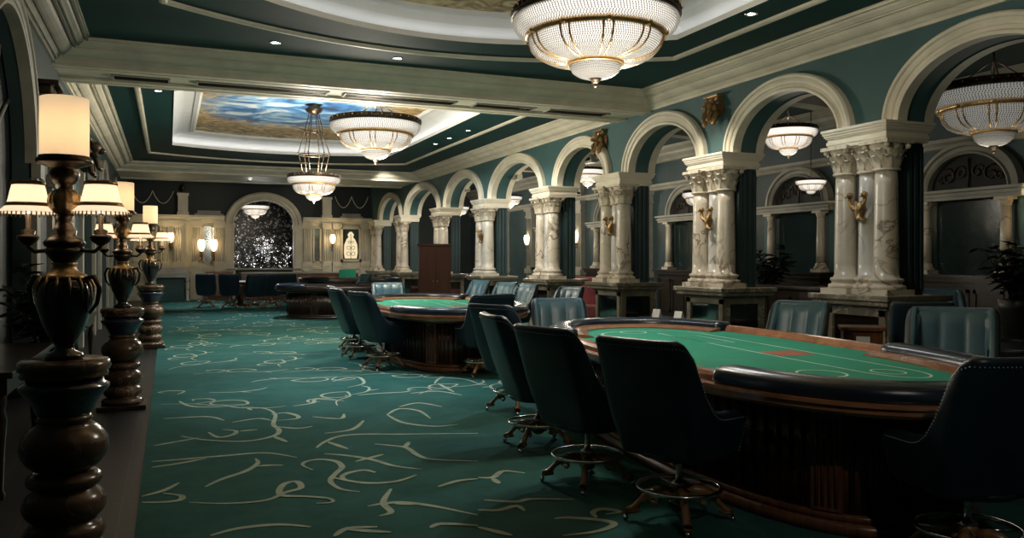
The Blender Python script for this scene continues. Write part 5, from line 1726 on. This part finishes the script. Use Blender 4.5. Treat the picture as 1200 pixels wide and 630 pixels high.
# wainscot, panels and pilasters either side
def side_wall(x0, x1, label, pil, panels):
    global tn
    mb = MB()
    mb.box(x0, x1, YB - 0.06, YB, 0, 1.25); mb.box(x0, x1, YB - 0.16, YB, 1.22, 1.32); mb.box(x0, x1, YB - 0.10, YB, 0, 0.2)
    mb.box(x0, x1, YB - 0.04, YB, 1.32, 3.2)
    mb.box(x0, x1, YB - 0.16, YB, 3.18, 3.28); mb.box(x0, x1, YB - 0.24, YB, 3.28, 3.36); mb.box(x0, x1, YB - 0.32, YB, 3.36, 3.44)
    for x in pil:
        for w, p, a, b in ((0.17, 0.16, 1.32, 3.2), (0.22, 0.22, 1.32, 1.5), (0.22, 0.22, 3.0, 3.2), (0.22, 0.20, 0, 1.25)):
            mb.box(x - w, x + w, YB - p, YB, a, b)
        for k in range(4):
            mb.tube([(x - 0.12 + 0.08 * k, YB - 0.16, 1.55), (x - 0.12 + 0.08 * k, YB - 0.16, 2.95)], 0.022, 6)
    for (a, b) in panels:
        for (c, d, e, f) in ((a, b, 1.5, 1.56), (a, b, 2.98, 3.04), (a, a + 0.06, 1.5, 3.04), (b - 0.06, b, 1.5, 3.04)):
            mb.box(c, d, YB - 0.09, YB, e, f)
    struct(mb.build('trim_%d' % tn, 'cream'), label); tn += 1
side_wall(XL, AC - AW - 0.36, 'panelled wall left of the big arch', (-0.15, 0.35, 1.05, 1.95), ((-1.3, -0.4), (1.3, 1.7)))
side_wall(AC + AW + 0.36, XR, 'panelled wall right of the big arch', (5.5, 6.35, 6.75, 8.0), ((5.75, 6.1),))
# dark mirror panels in the panelling
for (a, b, lb) in ((1.3, 1.72, 'tall mirror panel left of the big arch, reflecting lamps'), (5.72, 6.12, 'tall mirror panel right of the big arch')):
    t = bw('mirror_panel', lb, 'mirror', (a + b) / 2, 1.56)
    mb = MB(); mb.box(-(b - a) / 2, (b - a) / 2, -0.055, -0.042, 0, 1.42); mb.build('glass', 'mirror', t)
# upper posts with urns
for (x, lb) in ((0.55, 'short post topped by a dark urn, upper left of the big arch'), (6.3, 'short post topped by a dark urn, upper right of the big arch')):
    t = bw('urn_post', lb, 'post', x, 3.44, 'posts with urns on the back wall'); t.location.y = YB - 0.005
    mb = MB(); mb.box(-0.22, 0.22, -0.40, 0, 0, 0.12); mb.box(-0.17, 0.17, -0.35, 0, 0.12, 0.78); mb.box(-0.22, 0.22, -0.40, 0, 0.78, 0.88)
    mb.box(-0.19, -0.13, -0.37, -0.34, 0.15, 0.75); mb.box(0.13, 0.19, -0.37, -0.34, 0.15, 0.75)
    mb.build('post', 'cream', t)
    mb = MB(); mb.lathe([(0.06, 0), (0.03, 0.05), (0.09, 0.12), (0.12, 0.2), (0.08, 0.26), (0.10, 0.29), (0.03, 0.33), (0.03, 0.38), (0.0, 0.42)], 14, (0, -0.19, 0.88)); mb.build('urn', 'bronze', t)
# swags of thin cord on the dark upper wall
for (x0, x1, lb) in ((-1.35, 0.2, 'thin pale swag on the dark upper wall, far left'), (6.7, 8.15, 'thin pale swag on the dark upper wall, right of the arch')):
    mb = MB(); xm = (x0 + x1) / 2
    for (a, b) in ((x0, xm), (xm, x1)):
        mb.tube([(a + (b - a) * k / 12, YB - 0.03, 4.40 - 0.5 * sin(pi * k / 12) ** 0.8) for k in range(13)], 0.018, 6)
    tag(mb.build('wall_swag', 'cream'), lb, 'swag')
# pediments over the side bays
for (x0, x1) in ((1.0, 2.1), (6.9, 7.9)):
    mb = MB(); mb.prism([(x0, YB - 0.2), (x1, YB - 0.2), (x1, YB), (x0, YB)], 3.44, 3.52)
    mb.prism([(x0 + 0.1, YB - 0.16), (x1 - 0.1, YB - 0.16), (x1 - 0.1, YB), (x0 + 0.1, YB)], 3.52, 3.64)
    struct(mb.build('trim_%d' % tn, 'cream_dim'), 'stepped block above the back wall panelling'); tn += 1
# back wall lamps (bright)
for (x, lb) in ((0.10, 'lit wall lamp on the pilaster left of the big arch'), (6.55, 'lit wall lamp on the pilaster right of the big arch')):
    dup(s0, (x, YB - 0.06, 2.35), pi / 2, lb, 1.6)
    light('sconce_glow', 'POINT', (x, YB - 0.45, 2.55), 26, (1.0, 0.72, 0.36), 0.08)
for (x, lb) in ((1.25, 'lit candle lamp beside the tall mirror panel, leftmost of a pair'), (1.72, 'lit candle lamp close by the big arch on its left')):
    dup(s0, (x, YB - 0.10, 2.0), pi / 2, lb, 1.9)
    light('sconce_glow', 'POINT', (x, YB - 0.5, 2.3), 11, (1.0, 0.74, 0.40), 0.08)
# back-lit framed ornament panel
t = bw('glowing_ornament', 'framed panel glowing warm with a white ornamental tree, right of the big arch', 'wall panel', 7.38, 1.55)
mb = MB()
for (a, b, c, d) in ((-0.46, 0.46, 0, 0.10), (-0.46, 0.46, 1.42, 1.52), (-0.46, -0.36, 0, 1.52), (0.36, 0.46, 0, 1.52)): mb.box(a, b, -0.16, -0.03, c, d)
mb.build('frame', 'cream', t)
mb = MB(); mb.box(-0.36, 0.36, -0.06, -0.045, 0.10, 1.42); mb.build('backing', 'wall_dark', t)
M['panel_glow'] = emit('warm_backlit_glass', (1.0, 0.82, 0.50), 0.95)
mb = MB()
pl = [(-0.26, 0.14), (0.26, 0.14), (0.30, 0.40), (0.28, 0.75), (0.18, 0.98), (0.10, 1.06), (0.14, 1.18), (0.05, 1.30), (-0.05, 1.30), (-0.14, 1.18), (-0.10, 1.06), (-0.18, 0.98), (-0.28, 0.75), (-0.30, 0.40)]
vs = [(p[0], -0.075, p[1]) for p in pl] + [(p[0], -0.060, p[1]) for p in pl]; n = len(pl)
mb.add(vs, [tuple(range(n)), tuple(range(n, 2 * n))] + [(i, (i + 1) % n, n + (i + 1) % n, n + i) for i in range(n)])
mb.build('glowing_glass', 'panel_glow', t)
mb = MB()
mb.tube([(0, -0.085, 0.14), (0, -0.085, 1.2)], 0.012, 5)
for s in (-1, 1):
    for (z, r) in ((0.32, 0.13), (0.58, 0.12), (0.84, 0.08)):
        mb.tube([(s * (0.02 + r * (1 - q / 16) * (1 - cos(q * 0.5))), -0.085, z + r * (1 - q / 16) * sin(q * 0.5)) for q in range(13)], 0.010, 5)
mb.build('scrollwork', 'bronze', t)

# marble console at the far left and a wooden cabinet beside it
t = thing('marble_console', 'pale marble console against the back wall at the far left', 'console table', (0.1, 34.9, ZF), 0)
mb = MB(); mb.box(-0.75, 0.75, -0.35, 0.35, 1.02, 1.10); mb.box(-0.68, 0.68, -0.30, 0.30, 0.92, 1.02); mb.build('table_top', 'marble_w', t, bevel=0.012)
for x in (-0.6, 0.6):
    mb = MB(); mb.lathe([(0.10, 0), (0.10, 0.05), (0.05, 0.1), (0.07, 0.4), (0.09, 0.7), (0.06, 0.8), (0.10, 0.9), (0.10, 0.92)], 14, (x, -0.2, 0)); mb.build('leg', 'marble', t)
mb = MB(); mb.box(-0.7, 0.7, 0.1, 0.25, 0, 0.92); mb.build('back_panel', 'wall', t)
mb = MB()
for k in range(3): mb.box(-0.62 + 0.06 * k, 0.62 - 0.06 * k, -0.2 + 0.05 * k, 0.3, 1.10 + 0.07 * k, 1.17 + 0.07 * k)
mb.build('stepped_shelf', 'marble_w', t)
make_bar('small brown wooden cabinet left of the big arch', (1.9, 34.9, ZF), 0, 0.95, 0.5, 1.15, 'wooden_cabinet', 'mahog', 'mahog_l')
# teal screen on the far table
t = thing('table_sign', 'small teal board standing on the far dark table', 'sign board', (6.0, 29.8, 0.925), radians(-15))
mb = MB(); mb.box(-0.3, 0.3, -0.02, 0.02, 0.06, 0.34); mb.build('board', 'felt', t, bevel=0.006)
mb = MB(); mb.box(-0.2, 0.2, -0.08, 0.08, 0, 0.02); mb.box(-0.02, 0.02, -0.02, 0.02, 0.0, 0.08); mb.build('stand', 'chrome', t)
# little pale round table between the far chairs
t = thing('round_table', 'small pale topped round table between the far navy chairs', 'table', (2.35, 30.3, ZF), 0)
mb = MB(); mb.lathe([(0.55, 0.82), (0.58, 0.835), (0.58, 0.86), (0.55, 0.87), (0, 0.87)], 32); mb.build('table_top', 'white_cloth', t)
mb = MB(); mb.lathe([(0.32, 0), (0.32, 0.05), (0.12, 0.09), (0.10, 0.4), (0.14, 0.6), (0.25, 0.82)], 20); mb.build('pedestal', 'mahog', t)

# lit flowering trees in the room behind the arch
def lit_tree(label, loc, h, r, seed, n=90):
    q = random.Random(seed)
    t = thing('lit_tree', label, 'decorated tree', loc, 0, 'lit trees behind the big arch')
    mb = MB(); mb.lathe([(0.28, 0), (0.3, 0.4), (0.26, 0.42), (0, 0.42)], 16); mb.build('tub', 'pot', t)
    tr = MB(); tr.tube([(0, 0, 0.4), (0.03, 0, h * 0.4), (-0.02, 0.02, h * 0.6)], [0.06, 0.05, 0.035], 7)
    li = MB(); fo = MB()
    for i in range(26):
        a = q.uniform(0, 2 * pi); e = q.uniform(-0.3, 1.2)
        d = Vector((cos(a) * cos(e), sin(a) * cos(e), sin(e)))
        b = Vector((0, 0, h * 0.5)); p = b + Vector((d.x * r, d.y * r, d.z * h * 0.5))
        tr.tube([b, b.lerp(p, 0.5) + Vector((0, 0, 0.1)), p], [0.02, 0.012, 0.004], 5)
        for k in range(n // 26 + 1):
            c = b.lerp(p, q.uniform(0.4, 1.05)) + Vector((q.uniform(-.15, .15), q.uniform(-.15, .15), q.uniform(-.15, .15)))
            li.ball(c, q.uniform(0.008, 0.02), 6, 4)
            for m in range(3):
                c2 = c + Vector((q.uniform(-.1, .1), q.uniform(-.1, .1), q.uniform(-.1, .1)))
                dd = Vector((q.uniform(-1, 1), q.uniform(-1, 1), q.uniform(-1, 1))).normalized() * 0.1
                w = dd.cross(Vector((0, 0, 1))) * 0.4
                fo.add([c2, c2 + dd * 0.5 + w, c2 + dd, c2 + dd * 0.5 - w], [(0, 1, 2, 3)])
    tr.build('trunk', 'bronze', t); fo.build('foliage', 'pale_leaf', t)
    o = li.build('fairy_lights', 'bulb_c', t); o['kind'] = 'stuff'
    return t
lit_tree('brightly lit small tree behind the big arch, right of its middle', (3.95, 38.4, 0), 2.9, 0.75, 4, 150)
lit_tree('lit small tree behind the big arch on its right side', (5.25, 39.6, 0), 2.6, 0.5, 9, 80)
lit_tree('dim small tree behind the big arch on its left side', (2.6, 39.4, 0), 2.8, 0.6, 12, 40)
light('lit_tree_glow', 'POINT', (3.95, 37.6, 2.2), 40, (0.9, 0.93, 1.0), 0.3)

# ------------------------------------------------------------------ ceiling fittings
def downlight(label, loc, target=None, power=0, spot=70, col=(0.9, 0.97, 1.0)):
    global dl0
    if dl0 is None:
        t = thing('ceiling_downlight', label, 'downlight', loc, 0, 'recessed downlights')
        mb = MB(); mb.lathe([(0.045, -0.004), (0.075, -0.012), (0.082, -0.006), (0.082, 0.0)], 24, caps=False); mb.build('rim', 'chrome', t)
        mb = MB(); mb.lathe([(0.0, -0.005), (0.048, -0.005), (0.048, 0.0)], 20, caps=False); mb.build('lens', 'down', t)
        dl0 = t
    else: dup(dl0, loc, 0, label)
    if power:
        x, y, z = loc
        light('downlight_beam', 'SPOT', (x, y, z - 0.03), power, col, 0.05, target or (x, y, 0), spot, 0.8)
dl0 = None
COLD = (0.86, 0.96, 1.0)
downlight('bright downlight right of the largest chandelier', (6.66, 8.24, ZC), (XR - 0.2, 8.1, 1.8), 110, 56)
downlight('bright downlight on the dark ceiling, leftmost of the near pair', (1.38, 11.9, ZC), (1.6, 12.2, 0), 160, 90)
downlight('bright downlight on the dark ceiling, right one of the near pair', (3.2, 12.1, ZC), (3.2, 12.1, 0), 160, 90)
downlight('small downlight near the far left ceiling corner', (-0.17, 16.1, ZC), None, 60, 80)
downlight('nearest of three small downlights on the far ceiling', (6.5, 18.2, ZC), (XR - 0.2, 18.0, 2.0), 200, 80)
downlight('middle of three small downlights on the far ceiling', (6.46, 19.5, ZC), (XR - 0.2, 20.2, 2.0), 200, 80)
downlight('farthest of three small downlights on the far ceiling', (6.45, 20.6, ZC), (XR - 0.2, 22.2, 2.0), 200, 80)
downlight('small downlight in the soffit before the back wall', (2.6, 29.5, 4.38), (2.6, 31, 0), 120, 70)
downlight('small downlight in the soffit, right of the hanging chains', (5.2, 29.5, 4.38), (6.0, 33, 0.5), 100, 80)
# wall-wash spots added for the arcade pillars, with no fittings modelled
for (x, y, tx, ty, tz, pw, sp) in ((6.66, 11.0, XR - 0.15, 11.0, 2.2, 300, 66), (6.66, 13.0, XR - 0.1, 14.1, 2.2, 280, 66), (6.5, 24.5, XR - .2, 25.4, 2.0, 240, 80), (6.5, 27.0, XR - .2, 29.9, 2.0, 480, 80), (6.5, 16.0, XR - .2, 17.2, 2.2, 260, 66)):
    light('downlight_beam', 'SPOT', (x, y, ZC - 0.03), pw, (1.0, 0.93, 0.80), 0.05, (tx, ty, tz), sp, 0.8)

# slot vents in the underside of the cross beam
v0 = None
VL = [(-0.75, 0.0, 'short dark slot vent at the left end of the cross beam'), (0.43, 2.41, 'long dark slot vent, second from the left in the cross beam'), (2.72, 4.62, 'long dark slot vent in the middle of the cross beam'),
      (5.02, 6.13, 'dark slot vent second from the right end of the cross beam'), (6.45, 7.65, 'dark slot vent at the right end of the cross beam')]
for (a, b, lb) in VL:
    t = thing('slot_vent', lb, 'vent', ((a + b) / 2, 13.7, 4.38), 0, 'slot vents in the cross beam')
    w = (b - a) / 2
    mb = MB(); mb.box(-w, w, -0.13, 0.13, -0.012, -0.002); mb.build('slot', 'black', t)
    mb = MB()
    for k in range(5): mb.box(-w, w, -0.12 + k * 0.055, -0.112 + k * 0.055, -0.03, -0.012)
    mb.build('louvre', 'bronze', t)
    mb = MB()
    for (x0, x1, y0, y1) in ((-w - 0.03, w + 0.03, -0.16, -0.13), (-w - 0.03, w + 0.03, 0.13, 0.16), (-w - 0.03, -w, -0.13, 0.13), (w, w + 0.03, -0.13, 0.13)): mb.box(x0, x1, y0, y1, -0.035, -0.002)
    mb.build('frame', 'cream_dim', t)

# ------------------------------------------------------------------ light of the chandeliers, then added fill spots
def chand_light(loc, R, p, col=(1.0, 0.90, 0.74), up=0.3):
    x, y, z = loc
    light('chandelier_glow', 'POINT', (x, y, z - R * 1.12), p, col, 0.22)
    if up: light('chandelier_uplight', 'POINT', (x, y, z + R * 0.40), p * up, col, 0.10)
chand_light((3.4, 6.26, 3.66), 0.71, 95, up=1.4)
chand_light((3.62, 15.75, 4.26), 0.86, 330, up=0.3)
chand_light((2.95, 18.3, 3.42), 0.56, 170, up=1.1)
chand_light((10.25, 7.7, 3.86), 0.80, 8, up=0.2)
chand_light((10.1, 11.5, 3.90), 0.49, 14, up=0.3)
chand_light((10.3, 19.4, 4.0), 0.47, 150, up=0.2)
chand_light((10.4, 25.0, 3.7), 0.4, 170, up=0.2)
chand_light((10.5, 30.6, 3.7), 0.4, 190, up=0.2)  # light of the chandelier added at the aisle end
chand_light((3.6, 38.4, 4.05), 0.6, 40, up=0.2)
light('hall_fill_spot', 'SPOT', (4.2, 9.9, ZC - 0.03), 260, COLD, 0.08, (3.4, 9.4, 0), 90, 0.9)  # added fill, brightens the middle of the carpet; no fitting
light('hall_fill_spot', 'SPOT', (1.7, -1.1, ZC - 0.1), 130, (1.0, 0.9, 0.76), 0.08, (3.75, 3.6, 0.5), 28, 0.9)  # added spot behind the camera, lifts the table base and chairs
light('table_fill_spot', 'SPOT', (5.6, 8.6, ZC - 0.03), 260, (0.95, 0.98, 1.0), 0.08, (4.3, 6.4, 0.9), 60, 0.9)  # added fill to brighten the large table's felt; no fitting
light('table_fill_spot', 'SPOT', (4.6, 14.9, ZC - 0.03), 150, (0.95, 0.98, 1.0), 0.08, (4.2, 13.2, 0.9), 70, 0.9)  # added fill over the second table
light('hall_fill_spot', 'SPOT', (1.4, 15.2, ZC - 0.03), 430, COLD, 0.08, (1.6, 15.0, 0), 90, 0.9)  # added fill for the carpet past the cross beam
light('hall_fill_spot', 'SPOT', (3.0, 24.0, ZC - 0.03), 700, COLD, 0.08, (2.0, 23.5, 0), 90, 0.9)  # added fill for the far carpet and chairs
light('hall_fill_spot', 'SPOT', (2.4, 11.0, ZC - 0.03), 430, COLD, 0.08, (2.1, 10.2, 0), 62, 1.0)  # added fill, makes a brighter pool on the carpet
light('soffit_fill_spot', 'SPOT', (2.0, 31.1, 4.3), 60, (1.0, 0.85, 0.62), 0.05, (0.5, 36, 4.2), 60, 0.9)  # added spot to light the upper left post; no fitting
light('soffit_fill_spot', 'SPOT', (5.2, 31.1, 4.3), 60, (1.0, 0.85, 0.62), 0.05, (6.4, 36, 4.2), 60, 0.9)  # added spot to light the upper right post; no fitting
light('hall_fill_spot', 'SPOT', (1.2, 29.5, 4.36), 480, COLD, 0.08, (1.0, 31.0, 0), 80, 0.9)  # added fill for the floor before the back wall

# ------------------------------------------------------------------ world, camera, colour
w = bpy.data.worlds.new('dim_interior'); bpy.context.scene.world = w
w.use_nodes = True
w.node_tree.nodes['Background'].inputs[0].default_value = (0.5, 0.75, 0.8, 1)
w.node_tree.nodes['Background'].inputs[1].default_value = 0.006
cam = bpy.data.cameras.new('camera'); co = bpy.data.objects.new('camera', cam); C.objects.link(co)
co.location = (0, 0, HC); co.rotation_euler = (pi / 2, 0, -YAW)
cam.sensor_width = 36.0; cam.lens = 36.0 * FPX / 1200.0
cam.shift_y = -10.0 / 1200.0
cam.clip_end = 200
bpy.context.scene.camera = co
sc = bpy.context.scene
sc.view_settings.view_transform = 'Standard'; sc.view_settings.look = 'None'
sc.view_settings.gamma = 1.0; sc.view_settings.use_curve_mapping = False
sc.view_settings.exposure = 0.0
sc.cycles.max_bounces = 6; sc.cycles.diffuse_bounces = 3; sc.cycles.glossy_bounces = 3; sc.cycles.transmission_bounces = 3
sc.cycles.sample_clamp_indirect = 3.0; sc.cycles.sample_clamp_direct = 30.0
sc.cycles.use_denoising = True
